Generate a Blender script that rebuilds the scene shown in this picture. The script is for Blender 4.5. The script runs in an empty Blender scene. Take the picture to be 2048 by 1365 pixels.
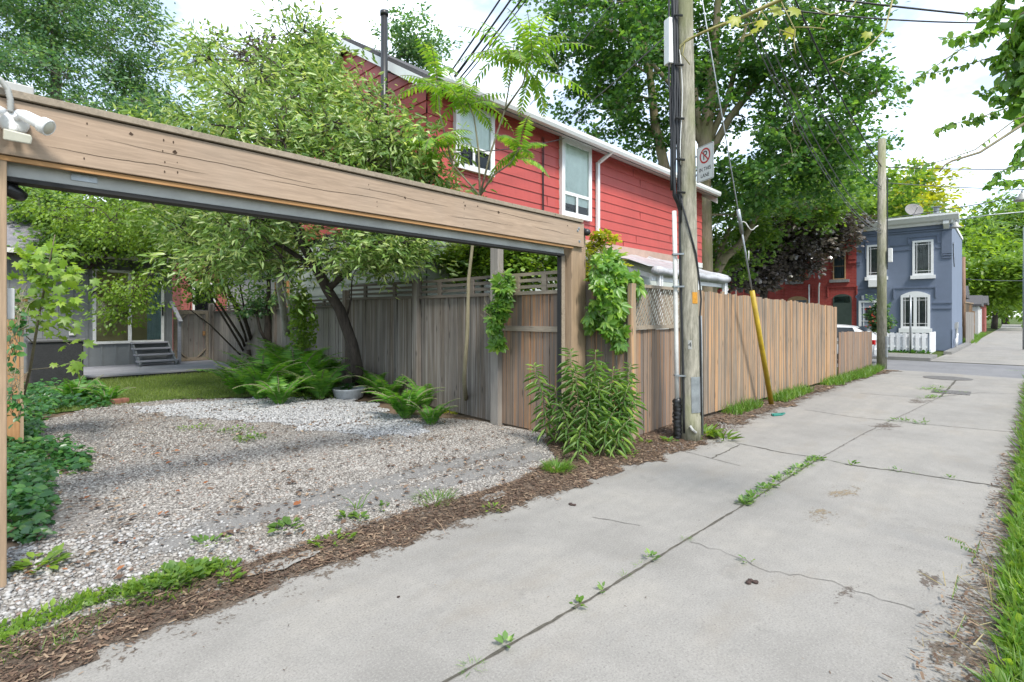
import bpy, math, random
import numpy as np
from mathutils import Vector, Matrix
from math import sin, cos, pi, radians as R, sqrt
random.seed(7); RS = np.random.RandomState(7)
SC = bpy.context.scene
# ------------------------------------------------------------------ camera, sky, sun, exposure
H, F, HZ, UC = 1.55, 1050.0, 632.0, 1024.0          # eye height (m), focal length, horizon row and centre column of the measured photo
YAW = R(43.3)
FW = (cos(YAW), sin(YAW)); RT = (sin(YAW), -cos(YAW))
cd = bpy.data.cameras.new('camera'); cam = bpy.data.objects.new('camera', cd); SC.collection.objects.link(cam)
cam.location = (0, 0, H); cam.rotation_euler = (R(90), 0, YAW - R(90))
cd.sensor_width = 36; cd.lens = 36*F/2048; cd.shift_y = -50.5/2048
cd.clip_start = .05; cd.clip_end = 2000
SC.camera = cam
wd = bpy.data.worlds.new('World'); SC.world = wd; wd.use_nodes = True
wn = wd.node_tree.nodes; wl = wd.node_tree.links; wn.clear()
SUN_EL, SUN_DIR = R(52), (-.35, -.9)
wo = wn.new('ShaderNodeOutputWorld'); wb = wn.new('ShaderNodeBackground'); wb.inputs[1].default_value = .1
sk = wn.new('ShaderNodeTexSky'); sk.sky_type = 'NISHITA'; sk.sun_disc = False
sk.sun_elevation = SUN_EL; sk.sun_rotation = math.atan2(SUN_DIR[0], SUN_DIR[1]); sk.dust_density = .6
tc = wn.new('ShaderNodeTexCoord'); mp = wn.new('ShaderNodeMapping'); mp.inputs['Scale'].default_value = (1, 1, 2.2)
nz = wn.new('ShaderNodeTexNoise'); nz.inputs['Scale'].default_value = 3.2; nz.inputs['Detail'].default_value = 7; nz.inputs['Roughness'].default_value = .55
rp = wn.new('ShaderNodeMapRange'); rp.inputs[1].default_value = .43; rp.inputs[2].default_value = .62; rp.inputs[3].default_value = .3; rp.inputs[4].default_value = 1.0
mx = wn.new('ShaderNodeMix'); mx.data_type = 'RGBA'; mx.inputs[7].default_value = (8.6, 9.6, 10.8, 1)
wl.new(tc.outputs['Generated'], mp.inputs[0]); wl.new(mp.outputs[0], nz.inputs['Vector']); wl.new(nz.outputs[0], rp.inputs[0])
wl.new(rp.outputs[0], mx.inputs[0]); wl.new(sk.outputs[0], mx.inputs[6]); wl.new(mx.outputs[2], wb.inputs[0]); wl.new(wb.outputs[0], wo.inputs[0])
sd = bpy.data.lights.new('sun', 'SUN'); sd.energy = 2.3; sd.angle = R(12); sd.color = (1, .945, .865)
so = bpy.data.objects.new('sun', sd); SC.collection.objects.link(so)
_d = Vector((SUN_DIR[0], SUN_DIR[1], 0)).normalized()*cos(SUN_EL) + Vector((0, 0, sin(SUN_EL)))
so.rotation_euler = _d.to_track_quat('Z', 'Y').to_euler(); so.location = (0, -20, 30)
SC.view_settings.view_transform = 'Standard'; SC.view_settings.look = 'None'; SC.view_settings.exposure = 1.26; SC.view_settings.gamma = 1
SC.cycles.max_bounces = 8; SC.cycles.diffuse_bounces = 4; SC.cycles.transparent_max_bounces = 12; SC.cycles.transmission_bounces = 4
SC.cycles.use_denoising = True
# ------------------------------------------------------------------ measuring helpers (photo pixel -> place in the world)
def dirv(u):
    a = (u-UC)/F; return FW[0]+a*RT[0], FW[1]+a*RT[1]
def at(u, v, d):
    x, y = dirv(u); return Vector((x*d, y*d, H+(HZ-v)*d/F))
def on_y(u, v, Y): return at(u, v, Y/dirv(u)[1])
def on_x(u, v, X): return at(u, v, X/dirv(u)[0])
def sst(a, b, x):
    t = min(1, max(0, (x-a)/(b-a))); return t*t*(3-2*t)
def gz(x, y):                                       # height of the yard above the lane
    c = min(1, max(0, x/5)); return sst(3.0, 4.3, y)*(.15-.11*c) + .09*sst(5, 9, y)*c
def gnd(u, v):
    z = 0
    for _ in range(12):
        d = (H-z)*F/(v-HZ); x, y = dirv(u); z = gz(x*d, y*d) if x*d < 6.2 else 0
    return Vector((x*d, y*d, z))
# ------------------------------------------------------------------ objects
def link(o): SC.collection.objects.link(o); return o
def thing(name, label, cat, loc=(0, 0, 0), group=None):
    o = link(bpy.data.objects.new(name, None)); o.location = loc; o.empty_display_size = .2
    o['label'] = label; o['category'] = cat
    if group: o['group'] = group
    return o
def tag(o, label=None, cat=None, group=None, kind=None):
    if label: o['label'] = label
    if cat: o['category'] = cat
    if group: o['group'] = group
    if kind: o['kind'] = kind
    return o
def put(name, me, parent=None):
    o = link(bpy.data.objects.new(name, me))
    if parent is not None:
        o.parent = parent
        if parent.type == 'EMPTY': o.location = -Vector(parent.location)
    return o
def copy_tree(o, parent=None):
    c = o.copy(); link(c)
    if parent is not None: c.parent = parent
    for ch in [k for k in SC.objects if k.parent == o]: copy_tree(ch, c)
    return c
class MB:
    def __init__(s): s.v = []; s.f = []; s.m = []
    def add(s, vs, fs, mi=0):
        b = len(s.v); s.v.extend([tuple(p) for p in vs]); s.f.extend([tuple(i+b for i in f) for f in fs]); s.m.extend([mi]*len(fs))
    def obox(s, c, ax, ay, az, mi=0):               # centre and three half-extent vectors
        c = Vector(c); ax, ay, az = Vector(ax), Vector(ay), Vector(az)
        vs = [c+i*ax+j*ay+k*az for k in (-1, 1) for j in (-1, 1) for i in (-1, 1)]
        s.add(vs, [(0, 2, 3, 1), (4, 5, 7, 6), (0, 1, 5, 4), (2, 6, 7, 3), (0, 4, 6, 2), (1, 3, 7, 5)], mi)
    def box(s, x0, x1, y0, y1, z0, z1, mi=0):
        s.obox(((x0+x1)/2, (y0+y1)/2, (z0+z1)/2), ((x1-x0)/2, 0, 0), (0, (y1-y0)/2, 0), (0, 0, (z1-z0)/2), mi)
    def bar(s, a, b, w, t, up=(0, 0, 1), mi=0):      # box from a to b, w across, t along up
        a, b = Vector(a), Vector(b); d = b-a; L = d.length; d.normalize(); up = Vector(up)
        sd_ = d.cross(up).normalized(); up = sd_.cross(d).normalized()
        s.obox((a+b)/2, d*L/2, sd_*w/2, up*t/2, mi)
    def tube(s, pts, rad, n=8, mi=0, cap=True):
        pts = [Vector(p) for p in pts]
        if not hasattr(rad, '__len__'): rad = [rad]*len(pts)
        vs, fs = [], []; prev = None
        for i, p in enumerate(pts):
            d = (pts[min(i+1, len(pts)-1)]-pts[max(i-1, 0)]).normalized()
            if prev is None: x = d.orthogonal().normalized()
            else:
                x = prev-d*prev.dot(d)
                x = x.normalized() if x.length > 1e-6 else d.orthogonal().normalized()
            prev = x; y = d.cross(x)
            for k in range(n):
                a = 2*pi*k/n; vs.append(p+(x*cos(a)+y*sin(a))*rad[i])
        for i in range(len(pts)-1):
            for k in range(n):
                k2 = (k+1) % n; fs.append((i*n+k, i*n+k2, (i+1)*n+k2, (i+1)*n+k))
        if cap: fs += [tuple(reversed(range(n))), tuple(range((len(pts)-1)*n, len(pts)*n))]
        s.add(vs, fs, mi)
    def lathe(s, c, prof, n=24, mi=0, ax=(1, 0, 0), ay=(0, 1, 0), az=(0, 0, 1)):
        c, ax, ay, az = Vector(c), Vector(ax), Vector(ay), Vector(az); vs, fs = [], []
        for r, z in prof:
            for k in range(n):
                a = 2*pi*k/n; vs.append(c+(ax*cos(a)+ay*sin(a))*r+az*z)
        for i in range(len(prof)-1):
            for k in range(n):
                k2 = (k+1) % n; fs.append((i*n+k, i*n+k2, (i+1)*n+k2, (i+1)*n+k))
        fs += [tuple(reversed(range(n))), tuple(range((len(prof)-1)*n, len(prof)*n))]
        s.add(vs, fs, mi)
    def prism(s, poly, o, u, v, n, t0, t1, mi=0):   # 2-D outline in axes u, v pushed from t0 to t1 along n
        o, u, v, n = Vector(o), Vector(u), Vector(v), Vector(n); k = len(poly)
        vs = [o+u*a+v*b+n*t0 for a, b in poly]+[o+u*a+v*b+n*t1 for a, b in poly]
        s.add(vs, [tuple(reversed(range(k))), tuple(range(k, 2*k))]+[(i, (i+1) % k, k+(i+1) % k, k+i) for i in range(k)], mi)
    def mesh(s, name, mats, smooth=False):
        me = bpy.data.meshes.new(name); me.from_pydata(s.v, [], s.f)
        for m in (mats if isinstance(mats, (list, tuple)) else [mats]): me.materials.append(m)
        if any(s.m): me.polygons.foreach_set('material_index', s.m)
        if smooth: me.polygons.foreach_set('use_smooth', [True]*len(s.f))
        me.update(); return me
    def build(s, name, mats, parent=None, smooth=False, bevel=0):
        o = put(name, s.mesh(name, mats, smooth), parent)
        if bevel:
            b = o.modifiers.new('bevel', 'BEVEL'); b.width = bevel; b.segments = 2; b.limit_method = 'ANGLE'; b.angle_limit = R(40)
        return o
def np_mesh(name, V, F_, mat, smooth=False):         # V (n,3); F_ (m,k)
    me = bpy.data.meshes.new(name); m, k = F_.shape
    me.vertices.add(len(V)); me.vertices.foreach_set('co', V.astype(np.float32).ravel())
    me.loops.add(m*k); me.loops.foreach_set('vertex_index', F_.astype(np.int32).ravel())
    me.polygons.add(m); me.polygons.foreach_set('loop_start', np.arange(0, m*k, k, dtype=np.int32))
    try: me.polygons.foreach_set('loop_total', np.full(m, k, dtype=np.int32))
    except Exception: pass
    me.materials.append(mat)
    me.update(calc_edges=True)
    if smooth: me.polygons.foreach_set('use_smooth', np.ones(m, dtype=bool))
    return me
# ------------------------------------------------------------------ materials
KA = .685
def dkn(c): return tuple(k*KA for k in c)
class NT:
    def __init__(s, name):
        s.mat = bpy.data.materials.new(name); s.mat.use_nodes = True; s.t = s.mat.node_tree; s.n = s.t.nodes; s.n.clear()
        s.out = s.n.new('ShaderNodeOutputMaterial'); s.p = s.n.new('ShaderNodeBsdfPrincipled'); s.l(s.p.outputs[0], s.out.inputs[0])
    def l(s, a, b): s.t.links.new(a, b)
    def new(s, t, **kw):
        n = s.n.new(t)
        for k, v in kw.items():
            if k in n.inputs: n.inputs[k].default_value = v
            else: setattr(n, k, v)
        return n
    def coord(s, scale=(1, 1, 1), src='Object', rnd=0, rot=(0, 0, 0)):
        c = s.new('ShaderNodeTexCoord').outputs[src]
        if rnd:
            g = s.new('ShaderNodeNewGeometry'); sc = s.new('ShaderNodeVectorMath', operation='SCALE'); sc.inputs[0].default_value = (37.1, 17.3, 71.7)
            s.l(g.outputs['Random Per Island'], sc.inputs['Scale']); ad = s.new('ShaderNodeVectorMath', operation='ADD')
            s.l(c, ad.inputs[0]); s.l(sc.outputs[0], ad.inputs[1]); c = ad.outputs[0]
        m = s.new('ShaderNodeMapping'); m.inputs['Scale'].default_value = scale; m.inputs['Rotation'].default_value = rot
        s.l(c, m.inputs[0]); return m.outputs[0]
    def noise(s, vec, scale, detail=4, rough=.6):
        n = s.new('ShaderNodeTexNoise', Scale=scale, Detail=detail, Roughness=rough); s.l(vec, n.inputs['Vector']); return n.outputs[0]
    def island(s): return s.new('ShaderNodeNewGeometry').outputs['Random Per Island']
    def ramp(s, fac, stops):
        r = s.new('ShaderNodeValToRGB'); e = r.color_ramp.elements
        while len(e) < len(stops): e.new(.5)
        for el, (p, c) in zip(e, stops):
            el.position = p; el.color = (*c, 1) if len(c) == 3 else c
        s.l(fac, r.inputs[0]); return r.outputs[0]
    def mix(s, fac, a, b, mode='MIX'):
        m = s.new('ShaderNodeMix', data_type='RGBA', blend_type=mode)
        for k, val in ((0, fac), (6, a), (7, b)):
            if hasattr(val, 'node'): s.l(val, m.inputs[k])
            else: m.inputs[k].default_value = (*val, 1) if k else val
        return m.outputs[2]
    def mr(s, x, a, b, c=0, d=1):
        m = s.new('ShaderNodeMapRange'); s.l(x, m.inputs[0])
        for i, v in enumerate((a, b, c, d)): m.inputs[i+1].default_value = v
        return m.outputs[0]
    def bump(s, h, strength=.3, dist=.01):
        b = s.new('ShaderNodeBump', Strength=strength, Distance=dist); s.l(h, b.inputs['Height']); s.l(b.outputs[0], s.p.inputs['Normal'])
    def col(s, c):
        if hasattr(c, 'node'): s.l(c, s.p.inputs['Base Color'])
        else: s.p.inputs['Base Color'].default_value = (*c, 1)
    def set(s, rough=.8, metal=0, spec=.5):
        s.p.inputs['Roughness'].default_value = rough; s.p.inputs['Metallic'].default_value = metal
        s.p.inputs['Specular IOR Level'].default_value = spec; return s.mat
def M_plain(name, c, rough=.6, metal=0, var=.15, scale=6, bump=0, spec=.5):
    c = dkn(c); t = NT(name); n = t.noise(t.coord(), scale, 5, .65)
    t.col(t.ramp(n, [(.3, tuple(k*(1-var) for k in c)), (.7, tuple(min(1, k*(1+var)) for k in c))]))
    if bump: t.bump(t.noise(t.coord(), scale*8, 3), bump, .005)
    return t.set(rough, metal, spec)
def M_wood(name, tones, axis='z', rough=.85, grain=1.0, knots=True, stain=.35, dark=(.09, .075, .062), streak=None):
    tones = [tuple(k*.86 for k in c) for c in tones]
    t = NT(name); st = {'z': (14, 14, .9), 'x': (.9, 14, 14), 'y': (14, .9, 14)}[axis]
    st = tuple(k*grain for k in st)
    v = t.coord(st, rnd=1); g1 = t.noise(v, 1.6, 8, .7); g2 = t.noise(v, 6, 6, .6)
    isl = t.ramp(t.island(), [(i/(max(1, len(tones)-1)), c) for i, c in enumerate(tones)])
    c = t.mix(t.mr(g1, .35, .75, 0, .75), isl, tuple(k*.55 for k in tones[0]))
    c = t.mix(t.mr(g2, .45, .75, 0, .45), c, tuple(min(1, k*1.35) for k in tones[-1]))
    if streak:
        sv_ = t.noise(t.coord({'z': (26, 26, .5), 'x': (.5, 26, 26), 'y': (26, .5, 26)}[axis], rnd=1), 1.0, 3, .6); c = t.mix(t.mr(sv_, .50, .62, 0, .75), c, streak); c = t.mix(t.mr(t.noise(t.coord({'z': (19, 19, .35), 'x': (.35, 19, 19), 'y': (19, .35, 19)}[axis], rnd=1), 1.3, 4, .65), .50, .64, 0, .7), c, (.105, .095, .082))
    big = t.noise(t.coord((1.2, 1.2, .8)), 1.1, 4, .6)
    c = t.mix(t.mr(big, .5, .72, 0, stain), c, dark)
    if knots:
        sc = {'z': (9, 9, 2.2), 'x': (2.2, 9, 9), 'y': (9, 2.2, 9)}[axis]
        w = t.new('ShaderNodeTexVoronoi', Scale=1.0); t.l(t.coord(sc, rnd=1), w.inputs['Vector'])
        c = t.mix(t.mr(w.outputs['Distance'], .06, .16, .8, 0), c, tuple(k*.3 for k in tones[0]))
    t.col(c); t.bump(g1, .35, .004)
    return t.set(rough, 0, .25)
def M_leaf(name, a, b, c=None, trans=.4, rough=.5, spec=.4):
    t = NT(name); stops = [(0, a), (.6, b), (1, c or b)]
    col = t.ramp(t.island(), stops)
    col = t.mix(t.mr(t.noise(t.coord(), 1.3, 2), .35, .65), col, t.mix(.5, col, tuple(k*.6 for k in a)))
    t.col(col); t.set(rough*.9, 0, spec+.12)
    tr = t.new('ShaderNodeBsdfTranslucent'); br = t.mix(1, col, (1.75, 1.65, .8), 'MULTIPLY'); t.l(br, tr.inputs[0])
    ms = t.new('ShaderNodeMixShader'); ms.inputs[0].default_value = trans
    t.l(t.p.outputs[0], ms.inputs[1]); t.l(tr.outputs[0], ms.inputs[2]); t.l(ms.outputs[0], t.out.inputs[0]); return t.mat
def M_bark(name, a, b, scale=1, moss=None):
    t = NT(name); v = t.coord((9*scale, 9*scale, 1.6*scale)); n = t.noise(v, 2, 7, .7)
    c = t.ramp(n, [(.3, a), (.7, b)])
    if moss: c = t.mix(t.mr(t.noise(t.coord((1, 1, .5)), 2.2, 4), .45, .65, 0, .7), c, moss)
    t.col(c); t.bump(n, .7, .015); return t.set(.95, 0, .2)
def M_brick(name, a, b, mortar, scale=4.6):
    a, b, mortar = dkn(a), dkn(b), dkn(mortar); t = NT(name); vc = t.new('ShaderNodeTexCoord').outputs['Object']
    sp = t.new('ShaderNodeSeparateXYZ'); t.l(vc, sp.inputs[0]); ad = t.new('ShaderNodeMath', operation='ADD'); t.l(sp.outputs[0], ad.inputs[0]); t.l(sp.outputs[1], ad.inputs[1])
    cb = t.new('ShaderNodeCombineXYZ'); t.l(ad.outputs[0], cb.inputs[0]); t.l(sp.outputs[2], cb.inputs[1])
    k = t.new('ShaderNodeTexBrick', Scale=scale); k.inputs['Color1'].default_value = (*a, 1); k.inputs['Color2'].default_value = (*b, 1); k.inputs['Mortar'].default_value = (*mortar, 1)
    k.inputs['Mortar Size'].default_value = .018; k.inputs['Brick Width'].default_value = 1.0; k.inputs['Row Height'].default_value = .34
    t.l(cb.outputs[0], k.inputs['Vector']); n = t.noise(t.coord(), 3, 5)
    t.col(t.mix(t.mr(n, .4, .7, 0, .35), k.outputs[0], tuple(q*.6 for q in a))); t.bump(k.outputs[1], -.4, .01); return t.set(.9, 0, .2)
def M_glass(name, tint=(.9, .95, .93), refl=.0):
    t = NT(name); tr = t.new('ShaderNodeBsdfTransparent'); tr.inputs[0].default_value = (*tint, 1)
    gl = t.new('ShaderNodeBsdfGlossy', Roughness=.03); ms = t.new('ShaderNodeMixShader'); fr = t.new('ShaderNodeFresnel', IOR=1.45)
    ad = t.new('ShaderNodeMath', operation='ADD'); ad.inputs[1].default_value = refl; t.l(fr.outputs[0], ad.inputs[0])
    t.l(ad.outputs[0], ms.inputs[0]); t.l(tr.outputs[0], ms.inputs[1]); t.l(gl.outputs[0], ms.inputs[2]); t.l(ms.outputs[0], t.out.inputs[0]); return t.mat
W = {}
W['white'] = M_plain('white_paint', (.98, .99, .99), .45, var=.05)
W['offwhite'] = M_plain('weathered_white', (.78, .78, .75), .5, var=.12, scale=9)
W['black'] = M_plain('black_plastic', (.018, .019, .021), .4, var=.2)
W['dark'] = M_plain('dark_interior', (.03, .03, .03), .8)
W['steel'] = M_plain('galvanised_steel', (.42, .45, .47), .42, .65, var=.25, scale=9, bump=.1)
W['greymetal'] = M_plain('grey_coated_metal', (.50, .50, .47), .5, .2, var=.18, scale=4, bump=.05)
W['rubber'] = M_plain('black_rubber', (.012, .012, .012), .7)
W['cream'] = M_plain('aged_cream_plastic', (.72, .70, .58), .4, var=.1, scale=15)
W['yellow'] = M_plain('yellow_plastic', (.50, .34, .012), .45, var=.22, scale=8)
W['glass'] = M_glass('window_glass')
W['curtain'] = M_plain('curtain_cloth', (1.15, 1.22, 1.18), .9, var=.08)
W['cedar'] = M_wood('cedar_boards', [(.32, .24, .165), (.20, .17, .135), (.39, .255, .15), (.25, .205, .16), (.35, .28, .2), (.46, .27, .13), (.17, .145, .12), (.29, .24, .185)], stain=.4, streak=(.50, .27, .12))
W['cedarx'] = M_wood('cedar_beam', [(.385, .285, .205), (.42, .315, .232)], 'x', grain=.8, stain=.35, dark=(.28, .23, .185), knots=False)
W['post'] = M_wood('cedar_post', [(.34, .245, .16), (.39, .28, .185)], 'z', grain=.8, stain=.3, dark=(.14, .10, .07))
W['orange'] = M_wood('fresh_cedar', [(.40, .215, .085), (.46, .26, .12)], 'x', grain=.7, stain=.2)
W['panelwood'] = M_wood('orange_cedar_panel', [(.38, .2, .09), (.43, .24, .11)], 'z', grain=.6, stain=.15)
W['grey_wood'] = M_wood('grey_weathered_boards', [(.13, .115, .105), (.22, .195, .172), (.165, .137, .112), (.27, .24, .21), (.10, .096, .094), (.20, .157, .118)], stain=.4, streak=(.26, .24, .22))
W['pale_wood'] = M_wood('pale_weathered_boards', [(.27, .25, .225), (.34, .31, .275), (.23, .21, .19)], stain=.3)
W['warm_wood'] = M_wood('warm_weathered_boards', [(.25, .19, .145), (.33, .23, .155), (.19, .16, .14), (.35, .22, .13), (.17, .155, .145)], stain=.35, streak=(.36, .18, .08))
W['slat'] = M_wood('slat_wood', [(.30, .25, .19), (.36, .30, .23)], 'y', stain=.3)
W['slat_dark'] = M_wood('dark_slat_wood', [(.13, .115, .10), (.18, .155, .13)], 'y', stain=.3)
# ------------------------------------------------------------------ ground, lane, street
def sheet(name, poly, z, mat, kind='structure', th=0):
    mb = MB(); mb.add([(x, y, z) for x, y in poly], [tuple(range(len(poly)))])
    return tag(mb.build(name, mat), kind=kind)
def M_concrete(name, base, stain=.35):
    base = dkn(base); t = NT(name); co = t.coord()
    big = t.noise(co, .9, 5, .6); mid = t.noise(co, 7, 6, .7); fine = t.noise(co, 90, 3, .8)
    c = t.ramp(big, [(.32, tuple(k*.78 for k in base)), (.5, base), (.7, (base[0]*1.14, base[1]*1.12, base[2]*1.08))])
    c = t.mix(t.mr(mid, .35, .7, 0, .5), c, tuple(k*.74 for k in base))
    st_ = t.noise(t.coord((.25, 1.6, 1)), 1.3, 5, .65); c = t.mix(t.mr(st_, .5, .7, 0, .5), c, tuple(k*.72 for k in base))
    c = t.mix(t.mr(fine, .53, .64, 0, .65), c, tuple(k*.58 for k in base))
    c = t.mix(t.mr(fine, .46, .36, 0, .4), c, tuple(min(1, k*1.3) for k in base))
    warm = t.noise(t.coord((1, 2.2, 1)), .7, 4, .7)
    c = t.mix(t.mr(warm, .54, .75, 0, stain), c, (base[0]*.8, base[1]*.7, base[2]*.57))
    vo = t.new('ShaderNodeTexVoronoi', Scale=14.0); t.l(co, vo.inputs['Vector'])
    c = t.mix(t.mr(vo.outputs['Distance'], .05, .09, .55, 0), c, (.11, .10, .09))
    sp = t.noise(t.coord(), 2.6, 6, .75); c = t.mix(t.mr(sp, .60, .68, 0, .4), c, tuple(k*.62 for k in base))
    v2 = t.new('ShaderNodeTexVoronoi', Scale=70.0); t.l(co, v2.inputs['Vector']); c = t.mix(t.mr(v2.outputs['Distance'], .12, .3, .35, 0), c, tuple(min(1, k*1.35) for k in base))
    t.col(c); t.bump(fine, .45, .003); return t.set(.92, 0, .25)
W['concrete'] = M_concrete('lane_concrete', (.362, .345, .317))
W['walk'] = M_concrete('sidewalk_concrete', (.30, .292, .275))
W['asphalt'] = M_concrete('street_asphalt', (.26, .26, .27), .1)
t = NT('soil'); n = t.noise(t.coord(), 5, 6, .7)
t.col(t.ramp(n, [(.3, (.075, .055, .038)), (.55, (.14, .10, .07)), (.75, (.2, .15, .11))])); t.bump(n, .8, .03); W['soil'] = t.set(.95, 0, .1)
t = NT('mulch'); n = t.noise(t.coord(), 55, 5, .75); m2 = t.noise(t.coord(), 3, 3)
c = t.ramp(n, [(.32, (.05, .038, .03)), (.5, (.13, .098, .075)), (.68, (.25, .20, .155))]); c = t.mix(t.mr(m2, .45, .7, 0, .6), c, (.16, .13, .10))
t.col(c); t.bump(n, 1, .02); W['mulch'] = t.set(.95, 0, .1)
t = NT('gravel_bed'); v1 = t.new('ShaderNodeTexVoronoi', Scale=42.0); t.l(t.coord(), v1.inputs['Vector']); m2 = t.noise(t.coord(), 1.4, 5, .65); f2 = t.noise(t.coord(), 60, 4, .8)
c = t.ramp(f2, [(.3, (.12, .108, .098)), (.5, (.22, .208, .195)), (.7, (.34, .325, .31))])
c = t.mix(t.mr(m2, .45, .68, 0, .6), c, (.19, .145, .105)); t.col(c); t.bump(v1.outputs['Distance'], .8, .02); W['gravelbed'] = t.set(.95, 0, .15)
t = NT('turf'); n = t.noise(t.coord(), 7, 6, .7); t.col(t.ramp(n, [(.3, (.03, .05, .012)), (.55, (.07, .10, .025)), (.75, (.12, .12, .05))])); t.bump(n, .6, .02); W['turf'] = t.set(.95, 0, .1)

sheet('ground', [(-600, -600), (900, -600), (900, 600), (-600, 600)], -.035, W['turf'])
def ragged(pts, amp, step=.12, seed=1):             # resample an outline with irregular wobble
    rs = random.Random(seed); out = []
    for (x0, y0), (x1, y1) in zip(pts[:-1], pts[1:]):
        L = math.hypot(x1-x0, y1-y0); n = max(1, int(L/step)); nx, ny = -(y1-y0)/L, (x1-x0)/L
        for i in range(n):
            a = rs.gauss(0, amp) if 0 < i else 0; out.append((x0+(x1-x0)*i/n+nx*a, y0+(y1-y0)*i/n+ny*a))
    return out+[pts[-1]]
LE = [(-4, 3.1), (.3, 3.09), (1.56, 3.1), (3.58, 3.0), (4.6, 2.98), (5.5, 2.92), (6.13, 2.72), (7.6, 2.84), (10, 2.82), (14, 2.72), (18.4, 2.5)]     # left edge of the lane
RE = [(-4, .10), (2.2, .10), (3.1, .10), (6.5, .0), (12, -.16), (18.0, -.32)]                      # right edge
def interp(pl, x):
    for (x0, y0), (x1, y1) in zip(pl[:-1], pl[1:]):
        if x <= x1: return y0+(y1-y0)*(x-x0)/(x1-x0)
    return pl[-1][1]
sheet('lane', [(x, y-.45) for x, y in RE]+[(18.55, 2.6)]+[(x, y+.12) for x, y in reversed(LE)], 0, W['concrete'])
sheet('street', [(18.0, -60), (22.9, -60), (22.7, 60), (18.6, 60), (18.45, 2.55), (17.6, -.4), (18.0, -8)], -.012, W['asphalt'])
# far side: kerb, sidewalk, the lane going on
mb = MB(); mb.box(22.9, 23.05, 1.9, 60, -.02, .10); mb.box(22.9, 23.05, -60, -1.6, -.02, .10); mb.build('kerb', W['walk'])['kind'] = 'structure'
mb = MB(); mb.box(23.05, 25.3, 1.9, 60, -.02, .095); mb.box(23.05, 25.3, -60, -1.6, -.02, .095); mb.build('sidewalk', W['walk'])['kind'] = 'structure'
sheet('lane_far', [(22.8, -1.6), (130, -2.6), (130, .6), (93, .55), (38, 1.43), (30, 1.6), (25.5, 1.85), (22.8, 1.95)], .004, W['concrete'])
mb = MB(); mb.bar((27.2, 1.72, .04), (37, 1.5, .04), .25, .16); tag(mb.build('kerb_strip', W['walk']), kind='structure')
# lane joints: strips of dirt in the gaps between the slabs
W['joint'] = M_plain('joint_dirt', (.10, .09, .07), .95, var=.4, scale=20)
W['crack'] = M_plain('crack_dirt', (.17, .155, .135), .95, var=.4, scale=20)
JM = MB()
def joint(pts, w, seed, amp=.008, mi=0):
    rs = random.Random(seed); P = ragged(pts, amp, .05, seed); vs = []
    for i, (x, y) in enumerate(P):
        a, b = P[max(0, i-1)], P[min(len(P)-1, i+1)]; L = math.hypot(b[0]-a[0], b[1]-a[1]) or 1; nx, ny = -(b[1]-a[1])/L, (b[0]-a[0])/L
        k = w*(.5+rs.random()); vs += [(x+nx*k/2, y+ny*k/2, .004), (x-nx*k/2, y-ny*k/2, .004)]
    JM.add(vs, [(2*i, 2*i+1, 2*i+3, 2*i+2) for i in range(len(P)-1)], mi)
g2 = lambda u, v: tuple(gnd(u, v))[:2]
CJ = [(-2, 1.85), g2(890, 1365), g2(1000, 1303), g2(1190, 1193), g2(1373, 1080), g2(1483, 1014), g2(1640, 917)]
joint(CJ, .015, 1, .0018)
joint([g2(1640, 917), g2(1727, 868), g2(1775, 845), (10.4, 1.15), g2(1882, 794)], .012, 2, .004, 1)
joint([g2(1882, 794), g2(1912, 761)], .03, 3, .006)
joint([g2(1470, 886), g2(1560, 905), g2(1640, 917)], .018, 4); joint([g2(1690, 929), g2(1800, 944), g2(2013, 976)], .02, 5)
joint([g2(1640, 917), g2(1690, 929)], .01, 51, .006, 1)
joint([g2(1380, 1085), g2(1440, 1100), g2(1520, 1138), g2(1640, 1160), g2(1740, 1190), g2(1830, 1220)], .0045, 6, .016, 1)
joint([g2(1480, 890), g2(1424, 917)], .016, 7); joint([g2(1370, 904), g2(1424, 918), g2(1480, 932)], .009, 8, .005, 1)
joint([g2(1610, 820), g2(1700, 834), g2(1790, 843), g2(1860, 850), g2(2035, 866)], .014, 9, .006, 1)
joint([g2(1720, 787), g2(1850, 797), g2(1960, 786), g2(2040, 789)], .016, 10, .006)
joint([g2(1185, 1035), g2(1280, 1052)], .006, 11, .006, 1)
tag(JM.build('lane_joints', [W['joint'], W['crack']]), kind='structure')
# oval and square covers at the mouth of the lane, stains
W['stain'] = M_plain('damp_dirt_stain', (.25, .22, .185), .95, var=.2, scale=9)
mb = MB(); c = gnd(1895, 757)
mb.lathe((c.x, c.y, .002), [(.48, 0), (.48, .006), (.44, .010), (.0001, .010)], 32, 0)
W['iron'] = M_plain('worn_iron', (.16, .15, .14), .75, .2, var=.3, scale=12)
tag(mb.build('manhole_cover', W['iron']), 'round iron manhole cover set in the lane near the street', 'manhole cover')
mb = MB(); c = gnd(1902, 785)
mb.box(c.x-.32, c.x+.32, c.y-.3, c.y+.3, -.01, .006)
for i in range(7): mb.box(c.x-.28, c.x+.28, c.y-.27+i*.085, c.y-.235+i*.085, .006, .012)
tag(mb.build('drain_grate', W['iron']), 'square drain grate in the lane among weedy joints', 'drain grate')
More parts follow.
